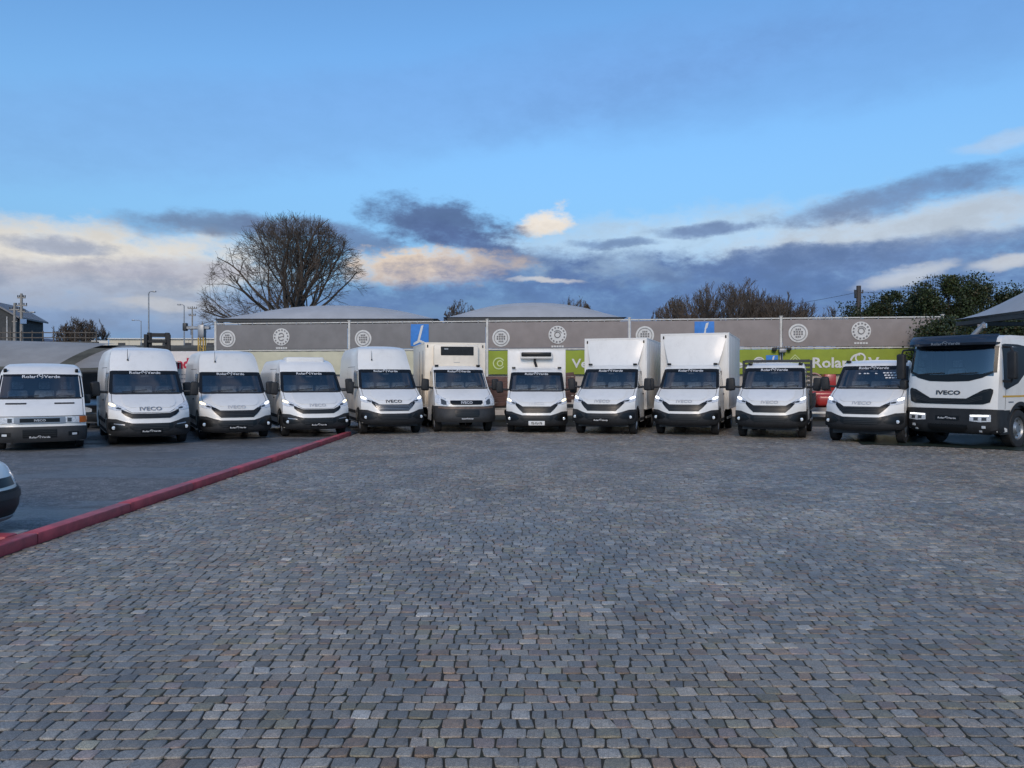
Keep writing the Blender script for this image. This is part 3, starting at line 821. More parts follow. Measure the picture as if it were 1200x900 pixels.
        P('sill', C(f'sill{sg}', lambda: fr.sidepatch(sg, [(1.47, .30, .40), (2.38 if H is None else length-1.6, .30, .40)], .008, .05, 6), PLASTIC))
        def archtrim():
            bm = bm_new(); pts = []
            for a in np.linspace(12, 168, 14):
                pts.append((.98-.48*math.cos(R(a)), .36-lift+.48*math.sin(R(a))))
            fr.ribbon(pts, .07, .012, bm, 2, side=sg); return bm
        P('arch_trim', C(f'arch{sg}{lift}', archtrim, PLASTIC))
        m = P('mirror', cached('modern/mirror', lambda: mirror_bm(1), PLASTIC), loc=(sg*1.265, 1.32, 1.50+lift), rot=(0, R(4)*sg, R(-8)*sg))
        link('mirror_arm', cached(f'modern/arm{sg}', lambda: tb([(-.35*sg, .02, -.12), (-.05*sg, 0, -.08)], .035, 8), PLASTIC), m)
    # cab interior
    P('dashboard', cached('modern/dash', lambda: bx(-.88, .88, 1.22, 1.72, .95, 1.335, .08, 2), INTERIOR))
    P('cab_floor', cached('modern/cabfloor', lambda: bx(-.90, .90, .75, 2.36, .42, .60), INTERIOR))
    P('bulkhead', cached('modern/bulkhead', lambda: bx(-.93, .93, 2.30, 2.345, .55, 1.98 if H else 2.05), INTERIOR)) if H else \
        P('cab_rear_wall', cached('modern/cabrear', lambda: bx(-.92, .92, 2.33, 2.375, .55, 1.95), INTERIOR))
    for x in (-.52, .02, .55): link('seat', cached('daily/seat', seat_bm, SEATM), root, (x, 1.90, .93+lift))
    P('steering_wheel', cached('daily/wheel', wheel_bm, INTERIOR), loc=(.50, 1.62, 1.36+lift), rot=(R(-38), 0, 0))
    P('sun_visor', cached('modern/visor', lambda: bx(.10, .60, 1.83, 1.845, 1.86, 1.95, .004), INTERIOR))
    P('interior_mirror', cached('modern/imir', lambda: bx(-.10, .10, 1.66, 1.69, 1.83, 1.89, .01), INTERIOR))
    P('dealer_sticker', C('sticker', lambda: dealer_sticker(fr, .80, 1.945), STICKER))
    if plate == 'dealer':
        p = link('number_plate', C('dplate', lambda: fr.band([(-.26, .34, .44), (.26, .34, .44)], .046, .03, 6, 2), GLOSSBLK), bump)
        link('plate_lettering', C('dplate_t', lambda: logo_plate(fr, .44, .385, .052), STICKER), bump)
    elif plate == 'white':
        p = link('number_plate', C('wplate', lambda: fr.band([(-.26, .30, .41), (.26, .30, .41)], .046, .03, 6, 2), PLATEW), bump)
        link('plate_lettering', C('wplate_t', lambda: fr.text('92-XU-76', .062, 0, .355, .052, 1.0, .03), BADGEDK), bump)
    # running gear
    P('underbody', cached(f'modern/under{length}', lambda: bx(-.80, .80, .35, length-.2, .26, .50), STEELDK), loc=(0, 0, 0))
    for sg in (-1, 1):
        wheel(root, .865, .98, .345+lift*.35, .225, sg, f'lcv{lift}')
        if H: wheel(root, .865, length-1.05, .345, .225, sg, 'lcv0.0')
    return fr

def chassis(root, y1, axle, wide=.95, lift=0.0, key='ch'):
    link('chassis_rail', cached(f'{key}/rail{y1}', lambda: box(box(bm_new(), -.42, -.34, 1.2, y1, .52, .68), .34, .42, 1.2, y1, .52, .68), STEELDK), root)
    for sg in (-1, 1):
        wheel(root, wide-.13, axle, .355, .235, sg, 'rear'); wheel(root, wide-.40, axle, .355, .235, sg, 'rear')
        link('side_guard', cached(f'{key}/guard{axle}', lambda: box(bm_new(), -.02, .02, 2.75, axle-.55, .42, .50, .008), STEEL), root, (sg*(wide+.02), 0, 0))
        link('mudguard', cached(f'{key}/mud{axle}', lambda: bx(-.24, .24, axle-.48, axle+.48, .74, .79, .02), PLASTIC), root, (sg*(wide-.26), 0, 0))

def cargo_box(root, hw, y0, y1, z0, z1, material, trim, rounded=.03, edge=.055, lamps=True, panels=True):
    b = part('cargo_box', bx(-hw, hw, y0, y1, z0, z1, rounded, 2), material, root)
    # corner profiles and frame, proud of the panels
    e = bm_new()
    for sg in (-1, 1):
        box(e, sg*(hw+.004)-(edge if sg > 0 else 0), sg*(hw+.004)+(0 if sg > 0 else edge), y0-.006, y0+edge, z0, z1+.004, .008)
        box(e, sg*(hw+.005)-(.03 if sg > 0 else 0), sg*(hw+.005)+(0 if sg > 0 else .03), y0+edge+.002, y1, z1-edge, z1+.005, .006)
        box(e, sg*(hw+.005)-(.03 if sg > 0 else 0), sg*(hw+.005)+(0 if sg > 0 else .03), y0+edge+.002, y1, z0-.004, z0+.07, .006)
    box(e, -hw+edge, hw-edge, y0-.005, y0+.02, z1-edge, z1+.003, .006)
    link('edge_profile', finish(e, 'edge_profile', trim), b)
    if panels:
        s_ = bm_new()
        for sg in (-1, 1):
            for y in np.arange(y0+.62, y1-.3, .62): box(s_, sg*hw-.004, sg*hw+.004, y-.006, y+.006, z0+.08, z1-.07)
        link('panel_joint', finish(s_, 'panel_joint', BADGE), b)
    if lamps:
        for sg in (-1, 1):
            link('marker_lamp', cached('box/marker', lambda: bx(-.022, .022, -.02, .005, -.05, .05, .008), GLOSSBLK), b, (sg*(hw-.10), y0-.006, z1-.13))
    return b

def deflector(root, hb, ht, y0, y1, z0, z1, lift):
    """roof air deflector: front sheet leaning back from cab roof to the box head, with side cheeks"""
    bm = bm_new(); n, m = 16, 10; G = []
    for j in range(m+1):
        t = j/m; hw = hb+(ht-hb)*t**.8; y = y0+(y1-y0)*(t**.75); z = z0+(z1-z0)*t
        G.append([bm.verts.new((hw*u, y+.10*abs(u)**3*(1-t*.7), z)) for u in np.linspace(-1, 1, n+1)])
    for j in range(m):
        for i in range(n): bm.faces.new((G[j][i], G[j][i+1], G[j+1][i+1], G[j+1][i]))
    d = part('roof_deflector', bm, PAINT, root)
    return d
def marker_pods(root, z, x=.70, y=1.95):
    for sg in (-1, 1):
        link('roof_marker_lamp', cached('pods/roof_marker', lambda: bx(-.065, .065, -.05, .06, -.03, .04, .018, 2), GLOSSBLK), root, (sg*x, y, z))
def antenna(root, x, y, z, h=.32):
    a = link('antenna', cached('ant/antenna', lambda: tube(bx(-.022, .022, -.03, .03, -.015, .03, .01), [(0, 0, .02), (0, .10, h)], .009, 6, .005), PLASTIC), root, (x, y, z))
# ------------------------------------------------------------------ the row of vehicles
GRP_VAN = 'white vans and trucks parked in a row'
def van_thing(name, label, cat, X, Y, yaw): return thing(name, label, cat, (X, Y, 0), R(yaw), GRP_VAN)

# 1: older low-roof van, far left
def old_van(X, Y, yaw):
    root = van_thing('panel_van', 'older low-roof white van with flat square face and orange corner indicators, leftmost of the row', 'van', X, Y, yaw)
    rows = [(.07, .21, .95, .26, 4), (0, .33, 1.0, .29, 4), (0, .55, 1.005, .29, 4), (.03, .62, 1.0, .28, 4), (.05, .82, .995, .25, 4), (.09, .88, .99, .21, 4), (.30, 1.07, .975, .17, 3.6),
            (.62, 1.27, .965, .14, 3.4), (.95, 1.56, .94, .13, 3.4), (1.28, 1.87, .905, .13, 3.4), (1.40, 1.97, .88, .16, 3.4), (1.62, 2.09, .82, .18, 3.4), (1.95, 2.16, .74, .14, 3.4)]
    fr = Front(rows, lambda z: float(np.interp(z, [.2, .6, 1.2, 1.9, 2.08, 2.14, 2.16], [.97, .99, .99, .94, .88, .82, .78])), 2.5, 5.2)
    bm, gf, gs = fr.shell(screen=(1.285, 1.86), window=(1.30, 1.82, 2, 15), arches=((.95, .34, .44), (4.1, .34, .44)), nA=22, nB=34, gap_x=.955)
    P = lambda name, b, m, par=root: part(name, b, m, par)
    P('body', bm, PAINT); P('windscreen', gf, GLASS); P('side_window', gs[-1], GLASS); P('side_window', gs[1], GLASS)
    bump = P('bumper', fr.band([(0, .225, .585), (.8, .225, .585), (1.0, .24, .58), (1.25, .30, .57)], .022, .05, 40, 5, True), PLASTIC2)
    P('lower_grille', fr.band([(0, .33, .53), (.36, .33, .53)], .030, .02, 12, 3, True), GLOSSBLK, bump)
    b = bm_new()
    for z in (.37, .42, .47, .51): fr.ribbon([(-.34, z), (.34, z)], .012, .034, b, 8)
    P('grille_slat', b, PLASTIC, bump)
    P('plate_lettering', logo_plate(fr, .44, .345, .036), STICKER, bump)
    for sg in (-1, 1):
        P('fog_recess', fr.band([(.60, .36, .46), (.82, .36, .46)], .026, .02, 4, 2, sgn=sg), GLOSSBLK, bump)
        P('fog_lamp', fr.band([(.68, .375, .425), (.78, .375, .425)], .031, .02, 4, 2, sgn=sg), FOG, bump)
    gr = P('grille_surround', fr.band([(0, .668, .825), (.46, .668, .825), (.535, .685, .825)], .030, .05, 20, 3, True), BADGE)
    P('grille', fr.band([(0, .70, .795), (.42, .70, .795)], .036, .02, 16, 3, True), GLOSSBLK, gr)
    P('badge', fr.text('IVECO', .05, 0, .747, .042, 1.25, .04), BADGEPALE, gr)
    for sg in (-1, 1):
        h = P('headlight', fr.band([(.54, .685, .825), (.835, .672, .825)], .022, .05, 8, 3, sgn=sg), LAMPGLASS)
        P('lamp_inner', fr.band([(.58, .70, .80), (.67, .70, .80)], .026, .02, 4, 2, sgn=sg), LAMPDARK, h)
        P('indicator', fr.band([(.84, .672, .828), (.96, .672, .832), (1.02, .69, .83)], .022, .05, 8, 3, sgn=sg), ORANGE, h)
    b = bm_new()
    fr.ribbon([(-.98, .845), (0, .842), (.98, .845)], .014, .005, b, 12)
    for sg in (-1, 1): fr.ribbon([(.935*sg, .86), (.92*sg, 1.26)], .009, .004, b)
    P('bonnet_seam', b, SEAM)
    for sg in (-1, 1): P('bonnet_vent', fr.band([(.30, 1.135, 1.165), (.74, 1.135, 1.165)], .010, .02, 6, 2, sgn=sg), PLASTIC)
    b = bm_new()
    fr.band([(0, 1.255, 1.30), (.90, 1.26, 1.30)], .007, .03, 20, 2, True, bm=b)
    P('scuttle_panel', b, PLASTIC)
    b = bm_new(); fr.band([(0, 1.845, 1.895), (.84, 1.835, 1.885)], .006, .012, 20, 2, True, bm=b)
    for sg in (-1, 1): fr.ribbon([(.925*sg, 1.29), (.865*sg, 1.86)], .035, .008, b, 8)
    P('windscreen_surround', b, GLOSSBLK)
    b = bm_new()
    for x0 in (-.70, .08): fr.ribbon([(x0, 1.30), (x0+.3, 1.315), (x0+.66, 1.335)], .018, .02, b)
    P('wiper', b, PLASTIC)
    P('dealer_sticker', dealer_sticker(fr, .84, 1.825), STICKER)
    for sg in (-1, 1):
        P('door_seam', fr.ribbon([(1.20, .55), (1.05, 1.24)], .012, .004, None, side=sg), SEAM); P('door_seam', fr.ribbon([(2.12, .5), (2.15, 1.2), (2.10, 1.86)], .012, .004, None, side=sg), SEAM)
        P('sill', fr.sidepatch(sg, [(1.42, .30, .42), (3.62, .30, .42)], .008, .05, 6), PLASTIC)
        m = part('mirror', bx(-.075, .075, -.05, .06, -.12, .12, .035, 2), PLASTIC, root, (sg*1.04, 1.12, 1.24)); part('mirror_arm', tb([(-.12*sg, .02, -.06), (0, 0, -.02)], .025, 8), PLASTIC, m)
        part('roof_marker_lamp', bx(-.04, .04, -.05, .05, -.05, .05, .02, 2), GLOSSBLK, root, (sg*.80, 1.49, 1.99))
        for y in (.95, 4.1): wheel(root, .855, y, .33, .20, sg, 'oldvan')
    part('dashboard', bx(-.84, .84, .80, 1.25, .85, 1.235, .08, 2), INTERIOR, root); part('cab_floor', bx(-.86, .86, .7, 2.1, .42, .58), INTERIOR, root)
    part('bulkhead', bx(-.88, .88, 2.1, 2.14, .5, 1.95), INTERIOR, root); seat_row(root, .82, 1.55)
    part('steering_wheel', wheel_bm(), INTERIOR, root, (.48, 1.2, 1.22), (R(-45), 0, 0)); part('underbody', bx(-.78, .78, .35, 5.0, .25, .48), STEELDK, root)
old_van(-11.62, 18.9, 30)

# 2-5: panel vans
t2 = van_thing('panel_van', 'tall white panel van with one warm lit headlamp, beside the low old van', 'van', -9.62, 20.5, 31)
modern_van(t2, 2.68, 6.0, 1, (1, 0), LIT_Y, BADGE, .090, key='2', chrome_fog=True); antenna(t2, -.42, 1.96, 2.31)
t3 = van_thing('panel_van', 'tall white panel van with both headlamps lit and green reflections along its flank', 'van', -7.98, 22.35, 27)
modern_van(t3, 2.68, 6.0, 2, (1, 1), LIT_W, BADGEPALE, key='3', lift=-.02); antenna(t3, -.42, 1.96, 2.31)
t4 = van_thing('refrigerated_van', 'lower white van with vented cooling unit on its roof, where the red kerb ends', 'van', -5.88, 23.4, 25)
f4 = modern_van(t4, 2.42, 6.0, 1, (1, 1), LIT_Y, BADGEPALE, key='4', chrome_fog=True)
u = part('cooling_unit', bx(-.62, .62, 2.28, 3.05, 2.20, 2.50, .07, 3), PAINTBOX, t4)
part('vent', bx(-.36, .36, 2.262, 2.30, 2.27, 2.36, .012), GLOSSBLK, u)
b = bm_new()
for z in (2.29, 2.315, 2.34): box(b, -.34, .34, 2.254, 2.264, z-.004, z+.004)
part('vent_slat', b, BADGE, u)
t5 = van_thing('panel_van', 'tallest white panel van with dark bonnet lettering and a pale silver barred grille', 'van', -3.70, 24.3, 19.5)
modern_van(t5, 2.80, 6.0, 2, (1, 1), None, BADGEDK, .085, plate=None, key='5', slats='chrome', lift=.09); antenna(t5, -.42, 1.96, 2.42)

# 6: older chassis cab with a cream insulated box
def box6(X, Y, yaw):
    root = van_thing('refrigerated_truck', 'cream box truck with big black cooling grille above the cab and tall unlit headlamps', 'truck', X, Y, yaw)
    lift = .09
    fr = Front(van_rows(None), van_body(None), 2.40, 2.40)
    bm, gf, gs = fr.shell(screen=(1.39, 1.985), window=(1.40, 1.93, 2, 15), arches=((.98, .30, .47),), nB=1)
    L = (0, 0, lift)
    P = lambda name, b, m, par=None: part(name, b, m, par or root, L if par is None else (0, 0, 0))
    P('body', bm, PAINT); P('windscreen', gf, GLASS); P('side_window', gs[-1], GLASS); P('side_window', gs[1], GLASS)
    bump = P('bumper', fr.band([(0, .27, .775), (.55, .27, .775), (.95, .28, .80), (1.22, .34, .78), (1.42, .38, .74)], .024, .05, 40, 6, True), PLASTIC2)
    P('lower_grille', fr.band([(0, .44, .66), (.36, .44, .66), (.40, .50, .64)], .032, .02, 16, 3, True), GLOSSBLK, bump)
    b = bm_new()
    for z in (.48, .53, .58, .63): fr.ribbon([(-.36, z), (.36, z)], .012, .036, b, 8)
    P('grille_slat', b, PLASTIC, bump)
    P('bumper_strip', fr.band([(0, .70, .755), (.62, .70, .755), (.9, .72, .77)], .030, .02, 24, 2, True), mat('faded_brown_plastic', (.13, .085, .065), .5, vary=.3), bump)
    P('number_plate', fr.band([(-.20, .365, .40), (.20, .365, .40)], .033, .02, 6, 2), BADGE, bump)
    P('plate_lettering', logo_plate(fr, .36, .382, .037), STICKER, bump)
    gr = P('grille', fr.band([(0, .825, .97), (.46, .825, .97), (.54, .88, .965)], .014, .05, 24, 3, True), GLOSSBLK)
    P('badge', fr.text('IVECO', .075, 0, .90, .022, 1.3, .05), BADGEPALE, gr)
    P('grille_lip', fr.band([(0, .795, .822), (.55, .80, .825)], .016, .04, 20, 2, True), PAINT)
    for sg in (-1, 1):
        h = P('headlight', fr.band([(.56, .80, .90), (.70, .80, 1.04), (.84, .815, 1.14), (.93, .85, 1.155), (1.0, .93, 1.10)], .012, .04, 12, 4, sgn=sg), LAMPGLASS)
        P('lamp_inner', fr.band([(.66, .83, .94), (.75, .83, 1.0), (.82, .86, 1.02)], .016, .02, 6, 3, sgn=sg), LAMPDARK, h)
        P('indicator', fr.band([(.86, 1.03, 1.12), (.94, 1.03, 1.13)], .016, .02, 4, 2, sgn=sg), FOG, h)
        P('door_seam', fr.ribbon([(1.42, .62), (1.20, .98), (1.24, 1.33)], .012, .004, None, side=sg), SEAM); P('door_seam', fr.ribbon([(2.30, .50), (2.34, 1.2), (2.28, 2.0)], .012, .004, None, side=sg), SEAM)
        m = part('mirror', mirror_bm(1), PLASTIC, root, (sg*1.21, 1.32, 1.58)); part('mirror_arm', tb([(-.28*sg, .02, -.12), (-.05*sg, 0, -.08)], .035, 8), PLASTIC, m)
        pts = [(.98-.48*math.cos(R(a)), .30+.48*math.sin(R(a))) for a in np.linspace(12, 168, 14)]
        P('arch_trim', fr.ribbon(pts, .07, .012, None, 2, side=sg), PLASTIC)
        wheel(root, .865, .98, .355, .225, sg, 'lcv6')
    b = bm_new()
    for sg in (-1, 1): fr.ribbon([(.66*sg, 1.02), (.80*sg, 1.10), (.90*sg, 1.18), (.885*sg, 1.355)], .011, .004, b)
    P('bonnet_seam', b, SEAM)
    P('scuttle_panel', fr.band([(0, 1.345, 1.395), (.80, 1.345, 1.395), (.92, 1.36, 1.39)], .006, .03, 24, 2, True), PLASTIC)
    b = bm_new()
    for x0 in (-.62, .12): fr.ribbon([(x0, 1.40), (x0+.30, 1.425), (x0+.62, 1.455)], .020, .022, b)
    P('wiper', b, PLASTIC)
    b = fr.band([(0, 1.905, 2.005), (.82, 1.905, 2.005), (.875, 1.89, 1.99)], .007, .012, 20, 3, True)
    for sg in (-1, 1): fr.ribbon([(.90*sg, 1.39), (.845*sg, 1.99)], .03, .008, b, 8)
    P('windscreen_surround', b, GLOSSBLK)
    P('dealer_sticker', dealer_sticker(fr, .80, 1.945), STICKER)
    part('dashboard', bx(-.88, .88, 1.22, 1.72, 1.0, 1.42, .08, 2), INTERIOR, root); part('cab_floor', bx(-.90, .90, .75, 2.36, .5, .68), INTERIOR, root)
    part('cab_rear_wall', bx(-.92, .92, 2.33, 2.375, .6, 2.05), INTERIOR, root); seat_row(root, 1.02, 1.90)
    part('steering_wheel', wheel_bm(), INTERIOR, root, (.50, 1.62, 1.45), (R(-38), 0, 0)); part('underbody', bx(-.78, .78, .4, 2.4, .33, .55), STEELDK, root)
    bxo = cargo_box(root, 1.10, 2.46, 6.2, .80, 3.08, PAINTCREAM, PAINTCREAM, .02, panels=False)
    # cooling unit on the headboard
    u = part('cooling_unit', bx(-.80, .80, 2.22, 2.455, 2.22, 2.99, .05, 2), PAINTCREAM, root)
    part('cooling_grille', bx(-.56, .62, 2.195, 2.23, 2.62, 2.93, .012), GLOSSBLK, u)
    b = bm_new()
    for z in np.arange(2.66, 2.92, .04): box(b, -.53, .59, 2.186, 2.197, z-.006, z+.006)
    part('grille_slat', b, STEELDK, u); part('unit_label', bx(-.44, -.30, 2.182, 2.197, 2.82, 2.87), STEEL, u)
    part('unit_line', bx(-.10, .12, 2.212, 2.224, 2.36, 2.372), BADGE, u)
    marker_pods(root, 2.24, .74, 2.02)
    for y in (2.9, 3.9): part('door_bar', bx(-1.125, -1.105, y, y+.03, .95, 2.8, .008), STEEL, root)
    part('door_handle', bx(-1.14, -1.11, 3.0, 3.08, 1.6, 1.95, .01), PLASTIC, root)
    chassis(root, 6.1, 4.55, 1.0)
box6(-1.46, 25.2, 13.5)

# 7: small refrigerated box truck, centre
t7 = van_thing('refrigerated_truck', 'small white box truck with slim black cooling unit and pale number plate, facing straight ahead', 'truck', .80, 24.95, -1.8)
modern_van(t7, None, 2.45, 2, (1, 1), LIT_Y, STICKER, plate='white', key='7')
cargo_box(t7, 1.03, 2.48, 5.6, .76, 2.83, PAINTBOX, PAINTBOX, .02, lamps=False, panels=False)
u = part('cooling_unit', bx(-.58, .56, 2.22, 2.475, 2.50, 2.74, .04, 2), PAINTBOX, t7)
part('cooling_grille', bx(-.54, .52, 2.19, 2.24, 2.57, 2.72, .03, 2), GLOSSBLK, u)
b = bm_new()
for z in (2.60, 2.635, 2.67): box(b, -.50, .48, 2.183, 2.192, z-.004, z+.004)
part('grille_slat', b, PLASTIC, u)
part('coolant_hose', tb([(-.06, 2.36, 2.52), (-.07, 2.40, 2.40), (-.02, 2.44, 2.27), (.0, 2.45, 2.16)], .045, 8), PLASTIC, t7)
marker_pods(t7, 2.16, .80, 1.96); chassis(t7, 5.5, 4.2, .97)

# 8 and 9: box trucks with air deflectors
t8 = van_thing('box_truck', 'white box truck with roof air deflector, immediately right of the small refrigerated truck', 'truck', 2.80, 24.15, -18)
modern_van(t8, None, 2.45, 2, (1, 1), None, BADGEPALE, key='8', lift=.10)
cargo_box(t8, 1.08, 2.48, 6.7, .74, 3.18, PAINTBOX, PAINTBOX, .02); deflector(t8, .78, 1.0, 2.05, 2.47, 2.20, 3.10, 0); marker_pods(t8, 2.26, .76, 1.97); chassis(t8, 6.5, 4.6, 1.0)
t9 = van_thing('box_truck', 'largest white box truck, its box reaching over the grey banners, with roof air deflector', 'truck', 5.32, 23.85, -21)
modern_van(t9, None, 2.45, 2, (1, 1), None, BADGEPALE, plate=None, key='9', lift=.10)
cargo_box(t9, 1.14, 2.48, 6.9, .76, 3.33, PAINTBOX, PAINTBOX, .02); deflector(t9, .80, 1.06, 2.05, 2.47, 2.24, 3.22, 0); marker_pods(t9, 2.27, .76, 1.97); chassis(t9, 6.7, 4.7, 1.05)

# 10: tipper with black headboard
t10 = van_thing('tipper_truck', 'white tipper truck with a black rack behind its cab, right of the tallest box truck', 'truck', 7.58, 22.65, -24)
modern_van(t10, None, 2.45, 2, (1, 1), None, BADGEPALE, plate=None, key='10', lift=.11); marker_pods(t10, 2.25, .76, 1.97); chassis(t10, 5.4, 4.2, 1.0)
def dropside(root, hw, y0, y1, zf, hs, hh, slat_gap=.14):
    bed = part('load_bed', bx(-hw, hw, y0, y1, zf-.06, zf+.03, .01), STEELDK, root)
    for sg in (-1, 1):
        for k in range(3): part('side_board', bx(sg*hw-.02, sg*hw+.02, y0+.04, y1, zf+.04+k*hs/3, zf+.04+(k+1)*hs/3-.012, .008), STEELDK, bed)
        part('headboard_post', bx(sg*hw-.035, sg*hw+.035, y0-.04, y0+.03, zf+.035, hh, .008), STEELDK, bed)
    z = zf+.05
    while z < hh-.05:
        part('headboard_slat', bx(-hw+.04, hw-.04, y0-.02, y0+.012, z, z+.09, .006), STEELDK, bed); z += slat_gap
    part('tailboard', bx(-hw+.03, hw-.03, y1+.005, y1+.04, zf+.04, zf+hs, .008), STEELDK, bed)
dropside(t10, 1.04, 2.52, 5.5, .86, .42, 2.38)
# 11: bare chassis cab on the right
t11 = van_thing('chassis_cab_truck', 'white cab truck with stickers across its windscreen, turned inwards beside the heavy truck', 'truck', 9.50, 20.95, -37)
f11 = modern_van(t11, None, 2.45, 2, (1, 1), None, BADGEPALE, plate=None, key='11', lift=.14); marker_pods(t11, 2.28, .76, 1.97); chassis(t11, 5.4, 4.2, 1.0)
dropside(t11, 1.02, 2.52, 5.5, .90, .40, 1.75)
b = bm_new()
for k, w in enumerate((.46, .50, .44)):
    n = 6-k
    for i in range(n): add2d(b, poly2d([(-.03, -.018), (.03, -.018), (.03, .018), (-.03, .018)]), lambda x, z: f11.pt(x, z, .012), 1, 1, .52+(i-(n-1)/2)*.085, 1.80-.07*k)
for x in (-.34, -.20, -.12, .10): add2d(b, poly2d([(-.035, -.012), (.035, -.012), (.02, .012), (-.03, .02)]), lambda x_, z: f11.pt(x_, z, .012), 1, 1, x, 1.78)
part('window_sticker', b, STICKER, t11, (0, 0, .14))

# 12: heavy truck at the right edge
def heavy_truck(X, Y, yaw):
    root = van_thing('heavy_truck', 'large white heavy truck with dark sun visor and black winged grille at right edge', 'truck', X, Y, yaw)
    HW = 1.14
    rows = [(.12, .40, 1.06, .16, 7), (0, .50, 1.13, .16, 7), (0, .95, HW, .15, 7), (.0, 1.06, HW, .15, 7), (.03, 1.45, HW, .15, 7), (.08, 1.90, HW, .15, 7), (.20, 2.45, 1.10, .14, 7), (.26, 2.62, 1.09, .14, 7), (.36, 2.78, 1.07, .18, 4), (.62, 2.87, 1.02, .16, 4), (1.0, 2.90, .98, .14, 4)]
    fr = Front(rows, lambda z: float(np.interp(z, [.3, 1.0, 1.9, 2.6, 2.8, 2.9], [1.12, HW, HW, 1.12, 1.08, .99])), 1.95, 1.95, qlen=.6)
    bm, gf, gs = fr.shell(screen=(1.86, 2.60), window=(1.80, 2.58, 5, 14), arches=((1.32, .48, .62),), nB=1, nA=22, gap_x=.94)
    P = lambda name, b, m, par=root: part(name, b, m, par)
    P('body', bm, PAINT); P('windscreen', gf, GLASS); P('side_window', gs[-1], GLASS); P('side_window', gs[1], GLASS)
    bump = P('bumper', fr.band([(0, .36, 1.01), (.95, .36, 1.01), (1.13, .40, 1.0), (1.42, .44, .99)], .03, .06, 36, 6, True), PLASTIC)
    P('bumper_step', fr.band([(0, .44, .60), (.42, .44, .60), (.50, .50, .60)], .040, .03, 16, 3, True), GLOSSBLK, bump)
    P('number_plate', fr.band([(-.30, .70, .82), (.30, .70, .82)], .040, .02, 6, 2), GLOSSBLK, bump)
    P('plate_lettering', logo_plate(fr, .46, .76, .046), STICKER, bump)
    for sg in (-1, 1):
        h = P('headlight', fr.band([(.56, .70, .86), (.80, .68, .87), (1.02, .70, .87)], .040, .04, 8, 3, sgn=sg), LAMPGLASS, root)
        P('daytime_light', fr.band([(.58, .825, .850), (.98, .835, .858)], .046, .02, 6, 2, sgn=sg), LIT_W, h)
        P('lamp_inner', fr.band([(.66, .72, .80), (.76, .72, .80)], .046, .02, 4, 2, sgn=sg), LAMPDARK, h)
        P('lamp_inner', fr.band([(.84, .72, .80), (.94, .72, .80)], .046, .02, 4, 2, sgn=sg), LAMPDARK, h)
        P('fog_lamp', fr.band([(.84, .53, .59), (.92, .53, .59)], .040, .02, 4, 2, sgn=sg), FOG, bump)
        P('fog_lamp', fr.band([(.78, .45, .48), (.84, .45, .48)], .040, .02, 4, 2, sgn=sg), FOG, bump)
    gr = P('grille', fr.band([(0, 1.12, 1.27), (.46, 1.12, 1.27), (.86, 1.13, 1.50), (1.0, 1.18, 1.53), (1.05, 1.42, 1.50)], .016, .05, 36, 4, True), GLOSSBLK)
    b = bm_new()
    for z in (1.16, 1.20, 1.24): fr.ribbon([(-.84, z+.10), (-.46, z), (.46, z), (.84, z+.10)], .014, .022, b, 8)
    for sg in (-1, 1): fr.ribbon([(.62*sg, 1.36), (.96*sg, 1.48)], .014, .022, b, 6)
    P('grille_slat', b, PLASTIC2, gr)
    P('badge', fr.text('IVECO', .105, 0, 1.42, .014, 1.5, .05), BADGEDK)
    b = bm_new()
    fr.band([(0, 1.70, 1.885), (.50, 1.715, 1.885), (.82, 1.80, 1.90), (1.03, 1.92, 1.97)], .010, .02, 30, 3, True, bm=b)
    fr.band([(0, 2.575, 2.66), (1.0, 2.575, 2.66)], .010, .02, 30, 2, True, bm=b)
    for sg in (-1, 1): fr.ribbon([(1.065*sg, 1.93), (1.040*sg, 2.60)], .07, .010, b, 8)
    P('windscreen_surround', b, GLOSSBLK)
    b = bm_new()
    for x0 in (-.85, -.02): fr.ribbon([(x0, 1.88), (x0+.35, 1.91), (x0+.72, 1.925)], .022, .026, b)
    P('wiper', b, PLASTIC)
    part('air_freshener', bx(-.08, .08, -.01, .01, -.08, .08, .02, 2), STEELDK, root, (-.82, .36, 2.38))
    # sun visor stands out from the roof edge
    VIS = mat('tinted_visor', (.012, .022, .040), .10, coat=.6)
    b = bm_new(); G = []
    for x in np.linspace(-1.10, 1.10, 25):
        sw = .17*abs(x/1.1)**4
        G.append([b.verts.new((x, y+sw, z)) for y, z in ((.0, 2.64), (-.03, 2.70), (.02, 2.82), (.16, 2.905), (.18, 2.89), (.04, 2.80), (-.008, 2.70), (.02, 2.645))])
    for i in range(len(G)-1):
        for j in range(8): b.faces.new((G[i][j], G[i+1][j], G[i+1][(j+1) % 8], G[i][(j+1) % 8]))
    b.faces.new(G[0]); b.faces.new(G[-1][::-1]); bmesh.ops.recalc_face_normals(b, faces=b.faces)
    vis = part('sun_visor', b, VIS, root)
    b = bm_new(); wordmark(b, lambda x, z: Vector((x, -.036+.17*abs(x/1.1)**4, z)), .74, -.05, 2.69, bold=.02)
    part('visor_lettering', b, BADGE, vis)
    for sg in (-1, 1):
        part('visor_bracket', bx(-.02, .02, -.10, .30, -.02, .02), PLASTIC, vis, (sg*1.05, .24, 2.68))
        P('door_pillar', fr.sidepatch(sg, [(.46, 1.58, 2.64), (.60, 1.50, 2.66), (1.20, 1.66, 2.66), (1.62, 1.95, 2.62)], .008, .014, 10), GLOSSBLK)
        P('door_seam', fr.ribbon([(.52, 1.0), (.56, 1.45), (.58, 2.62)], .014, .004, None, side=sg), SEAM); P('door_seam', fr.ribbon([(1.80, 1.02), (1.80, 2.6), (.62, 2.64)], .014, .004, None, side=sg), SEAM)
